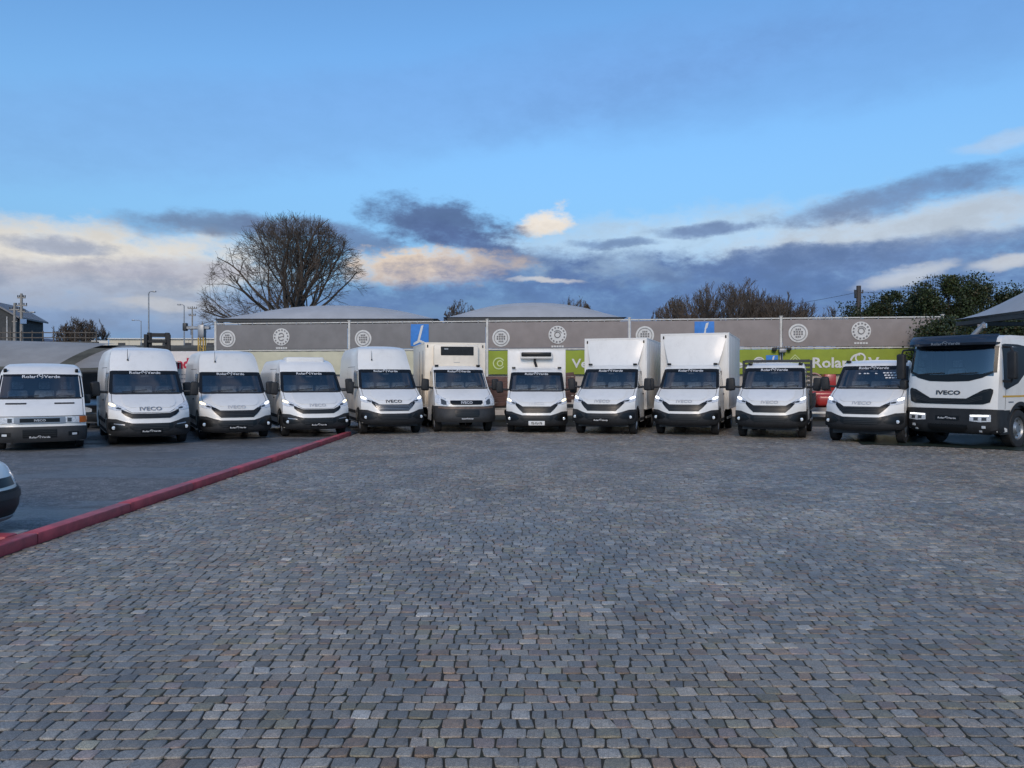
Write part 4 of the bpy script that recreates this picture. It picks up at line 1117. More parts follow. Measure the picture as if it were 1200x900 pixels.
        P('side_stripe', fr.ribbon([(.40, 1.33), (1.94, 1.33)], .045, .006, None, 10, side=sg), mat('yellow_stripe', (.55, .33, .05), .5))
        P('door_handle', fr.sidepatch(sg, [(1.58, 1.42, 1.47), (1.74, 1.42, 1.47)], .03, .02, 3), PLASTIC)
        P('door_emblem', fr.sidepatch(sg, [(.70, 1.165, 1.20), (.96, 1.165, 1.20)], .006, .012, 3), BADGE)
        P('step_panel', fr.sidepatch(sg, [(.45, .36, .98), (.78, .36, .98)], .006, .05, 4), PLASTIC)
        pts = [(1.32-.66*math.cos(R(a)), .48+.66*math.sin(R(a))) for a in np.linspace(20, 172, 18)]
        P('arch_trim', fr.ribbon(pts, .10, .014, None, 2, side=sg), PLASTIC)
        wheel(root, .98, 1.32, .49, .29, sg, 'heavy')
        wheel(root, .98, 5.0, .49, .29, sg, 'heavy'); wheel(root, .66, 5.0, .49, .29, sg, 'heavy')
        m = part('mirror', box(bm_new(), -.11, .11, -.09, .08, -.36, .34, .05, 3), PLASTIC, root, (sg*1.42, .30, 2.12), (0, 0, R(-6*sg)))
        part('mirror_arm', tb([(-.30*sg, .10, .46), (-.05*sg, 0, .44), (0, 0, .30)], .03, 8), PLASTIC, m); part('mirror_arm', tb([(-.30*sg, .10, -.40), (-.05*sg, 0, -.42), (0, 0, -.30)], .03, 8), PLASTIC, m)
    part('wide_mirror', box(bm_new(), -.10, .10, -.08, .08, -.13, .13, .05, 3), PLASTIC, root, (-1.36, .32, 1.62))
    part('dashboard', bx(-1.0, 1.0, .32, .75, 1.25, 1.74, .08, 2), INTERIOR, root); part('cab_floor', bx(-1.04, 1.04, .3, 1.9, 1.0, 1.1), INTERIOR, root)
    part('cab_rear_wall', bx(-1.05, 1.05, 1.88, 1.93, 1.0, 2.7), INTERIOR, root); seat_row(root, 1.42, 1.25, (-.6, .6))
    part('steering_wheel', wheel_bm(.24), INTERIOR, root, (.58, .85, 1.82), (R(-52), 0, 0))
    part('underbody', bx(-.9, .9, .35, 1.9, .45, 1.0), STEELDK, root)
    part('chassis_rail', box(box(bm_new(), -.45, -.36, 1.9, 6.4, .78, 1.02), .36, .45, 1.9, 6.4, .78, 1.02), STEELDK, root)
    part('load_bed', bx(-1.20, 1.20, 2.15, 6.6, 1.08, 1.22, .02), STEELDK, root)
    for k in range(4): part('side_board', box(box(bm_new(), 1.18, 1.22, 2.2, 6.55, 1.23+k*.15, 1.37+k*.15, .008), -1.22, -1.18, 2.2, 6.55, 1.23+k*.15, 1.37+k*.15, .008), PAINTBOX, root)
    part('headboard', bx(-1.2, 1.2, 2.10, 2.15, 1.22, 2.2, .01), STEELDK, root)
heavy_truck(11.35, 20.0, -57)

# small white car poking in at the lower left; the same builder stands in the shade of the left canopy in dark paint
def small_car(X, Y, yaw, label, paint, cat='car', group=None):
    root = thing('parked_car', label, cat, (X, Y, 0), R(yaw), group)
    rows = [(.10, .20, .66, .40, 3), (0, .32, .78, .52, 2.6), (.0, .48, .80, .52, 2.6), (.04, .60, .80, .50, 2.6), (.12, .72, .80, .48, 2.6), (.28, .82, .78, .40, 2.6), (.70, .93, .74, .24, 3), (1.05, 1.0, .72, .18, 3), (1.45, 1.25, .66, .16, 3), (1.75, 1.42, .58, .16, 3), (2.1, 1.48, .52, .1, 3)]
    fr = Front(rows, lambda z: float(np.interp(z, [.2, .5, .9, 1.0, 1.35, 1.46, 1.48], [.78, .83, .82, .80, .64, .56, .52])), 2.3, 3.9)
    bm, gf, gs = fr.shell(screen=(1.02, 1.40), window=(1.01, 1.38, 3, 16), arches=((.80, .29, .35), (3.2, .29, .35)), nB=16)
    P = lambda name, b, m, par=root: part(name, b, m, par)
    P('body', bm, paint); P('windscreen', gf, GLASS); P('side_window', gs[-1], GLASS); P('side_window', gs[1], GLASS)
    bump = P('bumper', fr.band([(0, .20, .53), (.55, .20, .535), (.80, .21, .55), (1.0, .24, .56)], .020, .05, 30, 5, True), PLASTIC)
    P('bumper_strip', fr.band([(0, .43, .50), (.55, .43, .505), (.80, .43, .515), (.98, .44, .52)], .034, .03, 28, 2, True), PLASTIC2, bump)
    P('lower_valance', fr.band([(0, .20, .25), (.75, .20, .25)], .034, .03, 24, 2, True), mat('valance_grey', (.20, .21, .22), .5), bump)
    P('grille', fr.band([(0, .56, .66), (.36, .57, .66)], .008, .03, 12, 2, True), GLOSSBLK)
    for sg in (-1, 1):
        h = P('headlight', fr.band([(.42, .60, .70), (.62, .58, .76), (.80, .60, .79), (.95, .68, .78)], .010, .03, 10, 3, sgn=sg), LAMPGLASS)
        for y in (.80, 3.2): wheel(root, .70, y, .29, .18, sg, 'car')
        m = part('mirror', bx(-.09, .09, -.05, .06, -.06, .07, .03, 2), paint, root, (sg*.86, 1.45, 1.02))
        P('door_seam', fr.ribbon([(1.3, .35), (1.25, .98)], .01, .004, None, side=sg), SEAM)
    part('dashboard', bx(-.66, .66, 1.15, 1.5, .7, .98, .05), INTERIOR, root); part('cab_floor', bx(-.66, .66, .9, 3.6, .28, .4), INTERIOR, root)
    for x in (-.35, .35): link('seat', cached('daily/seat', seat_bm, SEATM), root, (x, 1.95, .50))
    return root
small_car(-5.57, 8.30, 85, 'white car nose with dark bumper poking in over the red kerb at lower left', PAINT)
small_car(-14.6, 27.5, 20, 'dark parked car in the shadow under the left canopy', mat('dark_car_paint', (.02, .022, .026), .3, coat=.5, dark_inside=True))
# ------------------------------------------------------------------ banner fence across the back
kx = 4.6/36.5
def fpos(px, off=0.0):
    """point on the fence line seen at picture column px (1200 wide)"""
    a = (px-600)/900; Y = (40.0 - 15.5*kx)/(1+kx*a) + off
    return a*Y, Y
def fz(py, px): return CAM_H + (445-py)*fpos(px)[1]/900
FDIR = Vector((36.5, -4.6, 0)).normalized(); FN = Vector((-4.6, -36.5, 0)).normalized()   # along / towards the yard
FANG = math.atan2(FDIR.y, FDIR.x)
def fl(px): x, y = fpos(px); return (x+15.5)*FDIR.x + (y-40.0)*FDIR.y       # distance along the fence
F0 = Vector((-15.5, 40.0, 0))
Z_G0, Z_G1 = 3.32, 4.60          # grey banners
Z_L0, Z_L1 = 2.02, 3.20          # lower banners
fence = thing('banner_fence', 'long pale metal frame fence carrying the grey and green banners behind the vehicles', 'fence', tuple(F0), FANG)
POSTM = mat('pale_post', (.62, .60, .55), .5, vary=.15, dirt=.2)
post_px = [253, 409.5, 571, 737.5, 915, 1104]; SP = [fl(p) for p in post_px]
for s_ in SP:
    part('post', bx(s_-.055, s_+.055, -.06, .06, -.1, 4.74, .012), POSTM, fence)
    part('post_cap', bx(s_-.075, s_+.075, -.08, .08, 4.742, 4.775, .008), POSTM, fence)
for i in range(5):
    a, b_ = SP[i]+.06, SP[i+1]-.06
    part('top_rail', bx(a, b_, -.03, .03, 4.63, 4.69, .008), POSTM, fence)
    part('mid_rail', bx(a, b_, -.03, .03, 3.225, 3.30, .008), POSTM, fence)
    for k in range(9):
        x = a+(b_-a)*(k+.5)/9
        part('cable_tie', bx(x-.02, x+.02, -.05, .036, 4.55, 4.70, .004), STEEL, fence)
wall = thing('boundary_wall', 'plain beige rendered wall under the banners at the back of the yard', 'wall', tuple(F0+FN*-.12), FANG)
WALLM = mat('beige_render', (.46, .41, .36), .85, vary=.12, vscale=1.2, dirt=.35, bump=.15, bscale=25)
for i in range(5): part('wall_panel', bx(SP[i]+.01, SP[i+1]-.01, -.02, .14, -.1, 1.98, .015), WALLM, wall)
part('wall_coping', bx(SP[0]-.02, SP[-1]+.02, -.06, .18, 1.984, 2.05, .012), POSTM, wall)

def banner(s0, s1, z0, z1, m, label, name='banner', group=None):
    """hung fabric with slack and a hem"""
    bm = bm_new(); n, k = 48, 8; ph = rng.uniform(0, 6); G = []
    for i in range(n+1):
        x = s0+(s1-s0)*i/n; col_ = []
        for j in range(k+1):
            t = j/k; edge = min(1, min(i, n-i)/4)*math.sin(math.pi*min(1, max(0, t)))
            w = (.014*math.sin(x*3.1+ph+t*2.0)+.007*math.sin(x*7.3+ph*2-t*4))*edge + .03*edge
            sag = -.015*abs(math.sin((x-s0)/(s1-s0)*9*math.pi)) if j == k else 0
            col_.append(bm.verts.new((x, -.075-w, z0+(z1-z0)*t+sag)))
        G.append(col_)
    for i in range(n):
        for j in range(k): bm.faces.new((G[i][j], G[i+1][j], G[i+1][j+1], G[i][j+1]))
    o = part(name, bm, m, None, tuple(F0), (0, 0, FANG), 80)
    tag(o, label, 'banner', group)
    f = lambda x, z: Vector((x, -.075-((.014*math.sin(x*3.1+ph+(z-z0)/(z1-z0)*2)+.007*math.sin(x*7.3+ph*2-(z-z0)/(z1-z0)*4)) + .03)*math.sin(math.pi*min(1, max(0, (z-z0)/(z1-z0)))) - .022, z))
    return o, f
def fabric(name, base):
    m = mat(name, base, .75, vary=.10, vscale=1.5, dirt=.10, bump=.2, bscale=120); return m
GREY = fabric('grey_banner', (.215, .205, .200)); GREYW = fabric('warm_grey_banner', (.275, .238, .222)); GREEN = fabric('green_banner', (.265, .325, .032)); CREAM = fabric('cream_banner', (.58, .55, .40))
PRINTW = mat('print_white', (.66, .65, .62), .7, vary=.1); PRINTG = mat('print_grey', (.20, .19, .19), .7); PRINTB = mat('print_blue', (.03, .20, .58), .6, vary=.1); PRINTRED = mat('print_red', (.50, .02, .06), .6); PRINTLG = mat('print_lightgreen', (.55, .62, .30), .7)
def off(f, d): return lambda x, z: f(x, z) + Vector((0, -d, 0))
def disc(o, f, s_, z, r, kind):
    bm = bm_new(); v = [(0, 0)] + [(math.cos(t)*r, math.sin(t)*r) for t in np.linspace(0, 2*math.pi, 33)[:-1]]
    add2d(bm, (v, [(0, i+1, (i+1) % 32+1) for i in range(32)]), f, 1, 1, s_, z); d = part('round_emblem', bm, PRINTW, o, ang=80)
    bm = bm_new(); f2 = off(f, .020)
    if kind == 0:
        add2d(bm, ring2d(0, 0, r*.74, r*.80, n=28), f2, 1, 1, s_, z)
        for q, (w, zz) in enumerate(((.30, .40), (.52, .14), (.52, -.12), (.30, -.40))):
            n = 4 if q in (1, 2) else 3
            for i in range(n):
                x = (-w + 2*w*(i+.5)/n)*r; add2d(bm, poly2d([(-w*r/n*.7, -.09*r), (w*r/n*.7, -.09*r), (w*r/n*.7, .09*r), (-w*r/n*.7, .09*r)]), f2, 1, 1, s_+x, z+zz*r)
    else:
        for i in range(14):
            a = 360/14*i; add2d(bm, ring2d(0, 0, r*.72, r*.88, a, a+13, 2), f2, 1, 1, s_, z)
        if kind == 1:
            for t in (0, 180): add2d(bm, ring2d(.10*r*math.cos(R(t+90)), .12*r*math.sin(R(t+90)), r*.26, r*.36, t-35, t+150, 8), f2, 1, 1, s_, z)
            add2d(bm, poly2d([(-.36*r, -.10*r), (.36*r, .02*r), (.36*r, .12*r), (-.36*r, 0)]), f2, 1, 1, s_, z)
        else:
            add2d(bm, ring2d(0, 0, r*.26, r*.36, n=18), f2, 1, 1, s_, z); add2d(bm, ring2d(0, 0, r*.44, r*.52, 20, 140, 8), f2, 1, 1, s_, z)
    part('emblem_print', bm, PRINTG, o, ang=80)
    if kind:
        bm = bm_new()
        for i in range(5): add2d(bm, poly2d([(-.05, -.045), (.05, -.045), (.05, .045), (-.05, .045)]), f, 1, 1, s_+(i-2)*.125, z-r-.13)
        part('caption', bm, PRINTW, o, ang=80)
def bluesq(o, f, s_, z, w, h):
    bm = bm_new(); n = 6
    v = [(-w/2+w*i/n, -h/2+h*j/n) for j in range(n+1) for i in range(n+1)]
    add2d(bm, (v, [(j*(n+1)+i, j*(n+1)+i+1, (j+1)*(n+1)+i+1, (j+1)*(n+1)+i) for j in range(n) for i in range(n)]), f, 1, 1, s_, z); part('blue_square', bm, PRINTB, o, ang=80)
    bm = bm_new(); f2 = off(f, .014)
    add2d(bm, poly2d([(.08*w, .42*h), (.22*w, .46*h), (.02*w, -.22*h), (-.12*w, -.26*h)]), f2, 1, 1, s_, z)
    add2d(bm, poly2d([(-.34*w, -.36*h), (-.12*w, -.26*h), (.02*w, -.22*h), (.40*w, -.36*h), (.40*w, -.46*h), (.0, -.33*h), (-.34*w, -.46*h)]), f2, 1, 1, s_, z)
    part('script_letter', bm, PRINTW, o, ang=80)
glabel = ['grey banner behind the first vans, ring emblem at its left end', 'grey banner with a blue square and white script letter beside a ring emblem', 'grey banner under the right arched canopy, with two round emblems',
          'grey banner above the largest box truck, blue square showing over its roof', 'grey banner at the right end before the dark hedge, with two round emblems']
gprint = [[('d', 268, 397, 0), ('d', 331, 395, 1)], [('d', 426.5, 397, 0), ('b', 492.5, 395, 0)], [('d', 587.5, 396, 0), ('d', 653.5, 392.5, 2)], [('d', 755.5, 393, 0), ('b', 825, 389, 0)], [('d', 934.5, 390.5, 0), ('d', 1008, 388, 2)]]
for i in range(5):
    o, f = banner(SP[i]+.07, SP[i+1]-.07, Z_G0, Z_G1, GREY if i < 2 else GREYW, glabel[i], 'grey_banner', 'grey banners along the fence')
    for kind, px, py, t in gprint[i]:
        if kind == 'd': disc(o, f, fl(px), fz(py, px), .44, t)
        else: bluesq(o, f, fl(px), Z_G0+.67, .92, 1.10)
llabel = ['cream lower banner behind the left vans', 'cream lower banner behind the grey-barred tall van', 'green lower banner either side of the small refrigerated truck, with white lettering', 'green lower banner right of the largest box truck, with emblems', 'green lower banner with a full white wordmark beside the heavy truck']
for i in range(5):
    o, f = banner(SP[i]+.07, SP[i+1]-.07, Z_L0, Z_L1, CREAM if i < 2 else GREEN, llabel[i], 'cream_banner' if i < 2 else 'green_banner', 'lower banners along the fence')
    if i == 2:
        bm = bm_new(); s0 = fl(585); z = fz(426, 585)
        add2d(bm, ring2d(0, 0, .10, .16, n=16), f, 1, 1, s0+.06, z); add2d(bm, ring2d(0, 0, .24, .30, 30, 330, 20), f, 1, 1, s0, z); part('ring_mark', bm, PRINTLG, o, ang=80)
        bm = bm_new(); add2d(bm, text2d('Verde', .03), f, .44*1.15, .44, fl(691), fz(425.5, 690)); part('lettering', bm, PRINTW, o, ang=80)
        bm = bm_new(); add2d(bm, text2d('Rolar', .03), f, .44*1.15, .44, fl(628), fz(425.5, 628)); part('lettering', bm, PRINTW, o, ang=80)
    if i == 3:
        bm = bm_new(); wordmark(bm, f, 4.3, fl(816), fz(425, 820)-.05, .03); part('lettering', bm, PRINTW, o, ang=80)
        disc(o, f, fl(889), fz(425, 889), .27, 0); bluesq(o, f, fl(904), fz(424, 904), .55, .62)
    if i == 4:
        s0 = fl(931); bm = bm_new(); z = fz(424, 931)
        for w0, w1 in ((.17, .22), (.30, .35)):
            pts0 = [(0, w0), (w0, 0), (0, -w0), (-w0, 0)]; pts1 = [(0, w1), (w1, 0), (0, -w1), (-w1, 0)]
            add2d(bm, (pts0+pts1, [(k, (k+1) % 4, 4+(k+1) % 4, 4+k) for k in range(4)]), f, 1, 1, s0, z)
        part('diamond_mark', bm, PRINTLG, o, ang=80)
        bm = bm_new(); wordmark(bm, f, 4.35, fl(1008), fz(424.5, 1008), .035, 1.0); part('lettering', bm, PRINTW, o, ang=80)
# lamps on the post between the two right banners
p = fpos(915)
l = thing('floodlight', 'pair of small floodlights on the fence post above the tipper cab', 'lamp', (p[0], p[1]-.12, fz(411, 915)), FANG)
part('bracket', bx(-.30, .30, -.03, .03, .10, .15, .008), PLASTIC, l); part('lamp_head', bx(-.16, .16, -.26, -.02, -.10, .09, .03, 2), STEEL, l)
part('lamp_head', bx(-.46, -.26, -.22, -.02, -.02, .14, .03, 2), PLASTIC, l); part('lamp_head', bx(.24, .40, -.22, -.02, .0, .14, .03, 2), PLASTIC, l); part('pole', bx(-.025, .025, -.04, .01, -1.2, .098), PLASTIC, l)

# white board with red letters between the first tall vans
brd = thing('sign_board', 'pale board with red lettering between the two tall white vans on the left', 'sign', (-12.75, 30.0, 0), 0)
part('panel', bx(-1.6, .6, -.03, .03, 1.35, 2.86, .01), mat('pale_sign', (.72, .66, .62), .5, vary=.08, dirt=.15), brd)
bm = bm_new(); add2d(bm, text2d('nd', .06), lambda x, z: Vector((x, -.037, z)), .33, .40, -.08, 2.40); part('lettering', bm, PRINTRED, brd)
bm = bm_new()
for k in range(3):
    for i in range(6): add2d(bm, poly2d([(-.05, -.02), (.05, -.02), (.05, .02), (-.05, .02)]), lambda x, z: Vector((x, -.037, z)), 1, 1, -.25+i*.13, 1.95-k*.16)
part('small_print', bm, BADGE, brd)
for x in (-1.5, .5): part('post', bx(x-.04, x+.04, .031, .10, -.1, 2.8, .01), STEEL, brd)

# ------------------------------------------------------------------ shade canopies
MEM = mat('canopy_fabric', (.40, .405, .415), .6, vary=.08, vscale=.8, dirt=.12, bump=.05, bscale=20)
MEML = mat('canopy_fabric_weathered', (.30, .285, .265), .7, vary=.15, vscale=.7, dirt=.3)
def canopy(label, x0, x1, y0, y1, ze, rise, material=MEM, skew=0.0, posts=True, tilt=0.0, power=2.0, name='shade_canopy'):
    t = thing(name, label, 'canopy', ((x0+x1)/2, y0, 0), 0, None); cx = (x0+x1)/2; hw = (x1-x0)/2; dp = y1-y0
    fx = lambda u, v: (u*hw, v*dp, ze + tilt*u + rise*(max(0, 1-abs(u)**power))*math.sin(math.pi*v)**.75)
    bm = bm_new(); n, k = 40, 16
    G = [[bm.verts.new(fx(-1+2*i/n, j/k)) for j in range(k+1)] for i in range(n+1)]
    for i in range(n):
        for j in range(k): bm.faces.new((G[i][j], G[i+1][j], G[i+1][j+1], G[i][j+1]))
    mem = part('membrane', bm, material, t, ang=80)
    for j in range(1, 5):
        v_ = j/5; part('membrane_seam', tb([tuple(Vector(fx(-1+2*i/20, v_))+Vector((0, 0, .004))) for i in range(21)], .012, 4), material, mem)
    part('edge_beam', bx(-hw+.25, hw-.25, .02, .16, ze-.20-abs(tilt)*.0, ze-.05, .01), STEELDK, t, rot=(0, -math.atan2(tilt, hw), 0)); part('edge_beam', bx(-hw+.25, hw-.25, dp-.16, dp-.02, ze-.20, ze-.05, .01), STEELDK, t, rot=(0, -math.atan2(tilt, hw), 0))
    if posts:
        for sx in (-1, 1):
            for yy in (.3, dp-.3):
                part('post', tb([(sx*(hw-.5), yy, -.1), (sx*(hw-.5), yy, ze-.12+tilt*sx*.9)], .07, 10), STEEL, t)
    return t
canopy('pale arched fabric canopy below the big bare tree, left of the two behind the fence', -17.6, -4.35, 45.0, 50.5, 5.33, 1.00, power=2.2)
canopy('pale arched fabric canopy right of the two behind the fence', -4.05, 6.75, 45.0, 50.5, 5.42, 1.08, power=2.2)
# right edge canopy on a slanting strut
rc = thing('shade_canopy', 'grey pitched canopy above the heavy truck at the right edge, on a slanted strut', 'canopy', (14.96, 26.0, 0), R(-90))
bm = bm_new(); G = []
for i in range(25):
    u = i/24; G.append([bm.verts.new((u*9.0, v*6.0, 3.78 + (1-(1-min(1, u*2.2))**2)*2.6*math.sin(math.pi*.5*v)**.75)) for v in np.linspace(0, 1, 14)])
for i in range(24):
    for j in range(13): bm.faces.new((G[i][j], G[i+1][j], G[i+1][j+1], G[i][j+1]))
part('membrane', bm, MEM, rc, ang=80)
part('edge_beam', bx(.0, 9.0, .05, .17, 3.56, 3.70, .01), STEELDK, rc); part('end_beam', bx(.02, .14, .18, 6.0, 3.56, 3.70, .01), STEELDK, rc)
part('strut', tb([(1.55, .12, 3.56), (.95, -.60, 2.5), (.75, -.95, 1.9)], .085, 10), STEEL, rc); part('post', tb([(.75, -.95, 1.92), (.75, -.95, -.1)], .10, 10), STEEL, rc); part('post', tb([(.6, 5.6, 3.6), (.6, 5.6, -.1)], .10, 10), STEEL, rc)
part('bolt_plate', bx(1.3, 1.75, .0, .045, 3.38, 3.54, .01), CHROME, rc)
# left canopies, seen on their sloping front
def lcan(label, xa, xb, Y, zf0, zf1, zr0, zr1, depth):
    t = thing('shade_canopy', label, 'canopy', (xa, Y, 0), 0, None); bm = bm_new(); G = []; w = xb-xa
    for i in range(25):
        u = i/24; zf = zf0+(zf1-zf0)*u - .05*math.sin(math.pi*u); zr = zr0+(zr1-zr0)*u
        G.append([bm.verts.new((u*w, v*depth, zf+(zr-zf)*math.sin(v*math.pi/2)**.9)) for v in np.linspace(0, 1, 12)])
    for i in range(24):
        for j in range(11): bm.faces.new((G[i][j], G[i+1][j], G[i+1][j+1], G[i][j+1]))
    part('membrane', bm, MEML, t, ang=80)
    part('front_beam', tb([(0, .06, zf0-.14), (w/2, .06, (zf0+zf1)/2-.19), (w, .06, zf1-.14)], .06, 6), STEELDK, t)
    part('rear_beam', tb([(0, depth-.1, zr0-.14), (w, depth-.1, zr1-.14)], .06, 6), STEELDK, t)
    for x, z in ((.1, zf0), (w-.1, zf1)):
        part('post', tb([(x, .30, -.1), (x, .30, z-.14)], .06, 8), STEELDK, t); part('post', tb([(x, depth-.3, -.1), (x, depth-.3, z-.05)], .06, 8), STEELDK, t)
    return t
lcan('wide weathered canopy behind the low old van at left', -26.0, -15.2, 25.5, 2.50, 2.16, 3.45, 3.15, 4.5)
lcan('narrow end bay of the weathered canopy left of the tall vans', -15.1, -12.9, 26.2, 2.15, 2.30, 3.1, 2.42, 4.5)
lw = thing('added_back_wall', 'dark wall added behind the left canopies to stand in for shade', 'wall', (-21, 31.2, 0), 0)
part('wall_panel', bx(-9, 9.2, 0, .25, -.1, 2.05, .02), mat('dark_backing', (.060, .060, .062), .9, vary=.25, vscale=2, bump=.3, bscale=20), lw)  # added wall, its dark colour stands in for shade under the canopies
part('strip_light', bx(2.3, 4.1, -6.0+.35, -6.0+.42, 2.16, 2.22, .01), mat('pale_tube', (.5, .46, .36), .5), lw) if False else None

# ------------------------------------------------------------------ machines half hidden behind the row
fk = thing('forklift', 'dark forklift mast standing up behind the first tall van', 'forklift', (-14.95, 32.5, 0), R(8))
for sg in (-1, 1):
    part('mast_upright', bx(sg*.36-.08, sg*.36+.08, -.10, .08, .1, 3.74, .015), PLASTIC, fk); part('fork', bx(sg*.28-.06, sg*.28+.06, -1.2, -.15, .12, .17, .01), STEELDK, fk)
    part('carriage_guard', bx(sg*.46-.07, sg*.46+.07, -.22, -.12, 2.95, 3.66, .015), PLASTIC, fk)
    for y in (.5, 1.9): wheel(fk, .5, y, .32, .24, sg, 'fork')
for z in (3.56, 3.02, 1.4, .5): part('mast_crossbar', bx(-.275, .275, -.08, .05, z, z+.16, .01), PLASTIC, fk)
part('carriage_bar', bx(-.38, .38, -.20, -.13, 3.30, 3.42, .01), PLASTIC, fk)
part('body', bx(-.55, .55, .25, 2.3, .35, 1.15, .12, 3), mat('machine_yellow', (.55, .30, .03), .45, dirt=.3), fk); part('counterweight', bx(-.5, .5, 1.8, 2.45, .4, 1.3, .15, 3), STEELDK, fk)
for x in (-.45, .45):
    for y in (.4, 1.7): part('roof_post', tb([(x, y, 1.1), (x, y+.1, 2.05)], .035, 6), STEELDK, fk)
part('overhead_guard', bx(-.5, .5, .4, 1.9, 2.05, 2.12, .02), STEELDK, fk); part('seat', bx(-.25, .25, 1.0, 1.5, 1.15, 1.6, .06, 2), SEATM, fk)

cr = thing('lifting_mast', 'yellow mast with a short grey arm beside the left end of the banner fence', 'crane', (-16.95, 42.0, 0), 0)
YEL = mat('crane_yellow', (.52, .33, .06), .5, dirt=.35)
part('base', bx(-.45, .45, -.45, .45, -.1, .5, .05, 2), STEELDK, cr)
for sx in (-1, 1):
    for sy in (-1, 1): part('mast_leg', bx(sx*.14-.03, sx*.14+.03, sy*.14-.03, sy*.14+.03, .5, 4.05, .006), YEL, cr)
for k in range(12):
    z = .6+k*.28; s_ = 1 if k % 2 else -1
    part('lattice_bar', tb([(-.14*s_, -.15, z), (.14*s_, -.15, z+.28)], .018, 5), YEL, cr)
part('mast_head', bx(-.17, .17, -.18, .18, 4.06, 4.75, .03, 2), STEEL, cr); part('arm', bx(-.92, .45, -.10, .10, 4.50, 4.68, .03), STEEL, cr); part('arm_head', bx(-1.02, -.80, -.13, .13, 4.42, 4.85, .04, 2), STEELDK, cr); part('arm_hook', tb([(-.6, 0, 4.5), (-.6, 0, 4.2)], .02, 6), STEELDK, cr)

tr = thing('slat_trailer', 'brown slat-sided trailer parked behind the small refrigerated truck', 'trailer', (.55, 33.0, 0), R(4))
BRN = mat('brown_boards', (.15, .085, .075), .7, vary=.3, vscale=4, dirt=.3)
part('chassis', bx(-2.0, 2.2, -.8, .9, .55, .68, .02), STEELDK, tr)
for k in range(6):
    z = .74+k*.20
    part('slat', bx(-1.9, 2.15, -.85-.02*k, -.81-.02*k, z, z+.15, .01), BRN, tr, rot=(0, R(-5), 0)) ; part('slat', bx(-1.9, 2.15, .86, .90, z, z+.15, .01), BRN, tr)
for x in (-1.8, -.6, .6, 2.0): part('stake', bx(x-.035, x+.035, -1.02, -.97, .6, 1.95, .01), BRN, tr)
part('pale_rail', bx(-2.1, 2.3, -.92, -.87, .50, .57, .01), POSTM, tr)
for sg in (-1, 1): wheel(tr, .0, .75*sg, .32, .2, 1, 'trailer') if False else None
for x in (-.5, .4):
    for sg in (-1, 1): link('wheel', cached('lcv0.0/wheel', lambda: tyre_bm(.345, .225), RUBBER, 30), tr, (x, sg*.62, .345), (0, 0, R(90)))

rd = thing('compact_loader', 'small red machine with a hoop bar between the tipper and the stickered cab truck', 'machine', (13.55, 34.0, 0), R(-12))
REDM = mat('machine_red', (.36, .028, .025), .35, coat=.3, dirt=.2)
part('body', bx(-.55, .75, -.9, 1.2, .55, 1.25, .12, 3), REDM, rd); part('bonnet', bx(-.30, .55, -1.5, -.85, .62, 1.12, .14, 3), REDM, rd); part('fender', bx(-.85, -.20, -.6, .5, .85, 1.05, .07, 3), REDM, rd)
part('cab_panel', bx(.30, .80, .2, 1.1, 1.26, 2.0, .06, 2), REDM, rd)
part('roll_bar', tb([(-.52, .4, 1.2)]+[(-.12-.40*math.cos(a), .4, 1.62+.42*math.sin(a)) for a in np.linspace(0, math.pi, 12)]+[(.28, .4, 1.2)], .035, 8), mat('dull_pink_tube', (.38, .22, .20), .5), rd)
part('hose', tb([(-.05, .2, 1.3), (.25, .1, 1.85), (.45, .0, 1.7), (.50, -.1, 1.2)], .03, 6), PLASTIC, rd); part('seat', bx(-.35, .1, .2, .6, 1.2, 1.6, .08, 2), SEATM, rd)
for sg in (-1, 1):
    for y in (-1.0, .8): link('wheel', cached('loader/wheel', lambda: tyre_bm(.42, .3), RUBBER, 30), rd, (sg*.72, y, .42))
part('low_step', bx(-.6, .9, -1.6, -1.5, .30, .40, .02), POSTM, rd)

# ------------------------------------------------------------------ raised ground, far buildings, poles on the left
def terr(x, y):
    r = max(0, min(1, (y-44)/13)); r = r*r*(3-2*r); e = max(0, min(1, (-13-x)/5)); e = e*e*(3-2*e)
    return -.05 + e*r*(4.35 + max(0, y-60)*.036) + (.10*math.sin(x*.7)*math.sin(y*.5))*e*r
bm = bm_new(); xs = np.concatenate([np.linspace(-260, -70, 16), np.linspace(-66, -13, 54)]); ys = np.concatenate([np.linspace(44, 66, 26), np.linspace(70, 330, 24)])
G = [[bm.verts.new((x - (y-44)*.9*(1 if x < -20 else 0)*0, y, terr(x, y))) for y in ys] for x in xs]
for i in range(len(xs)-1):
    for j in range(len(ys)-1): bm.faces.new((G[i][j], G[i+1][j], G[i+1][j+1], G[i][j+1]))
struct(part('embankment', bm, mat('rough_bank', (.085, .080, .060), .95, vary=.4, vscale=.8, bump=.6, bscale=6)))
# distant hills, the blue of haze mixed into their colour
bm = bm_new(); prev = None
for i in range(121):
    x = -1500+i*20; h = 46+16*math.sin(x*.0042+1.2)+9*math.sin(x*.013)+5*math.sin(x*.031+2); h += 20*math.exp(-((x+1010)/200)**2)
    cur = [bm.verts.new((x, 1900, -1)), bm.verts.new((x, 2050, h*1.55)), bm.verts.new((x, 2300, h*1.35)), bm.verts.new((x, 2600, -1))]
    if prev:
        for k in range(3): bm.faces.new((prev[k], cur[k], cur[k+1], prev[k+1]))
    prev = cur
struct(part('hills', bm, mat('haze_tinted_forest', (.075, .105, .165), 1.0, vary=.15, vscale=.01)))

def W(px, py, Y): return ((px-600)/900*Y, Y, CAM_H+(445-py)*Y/900)
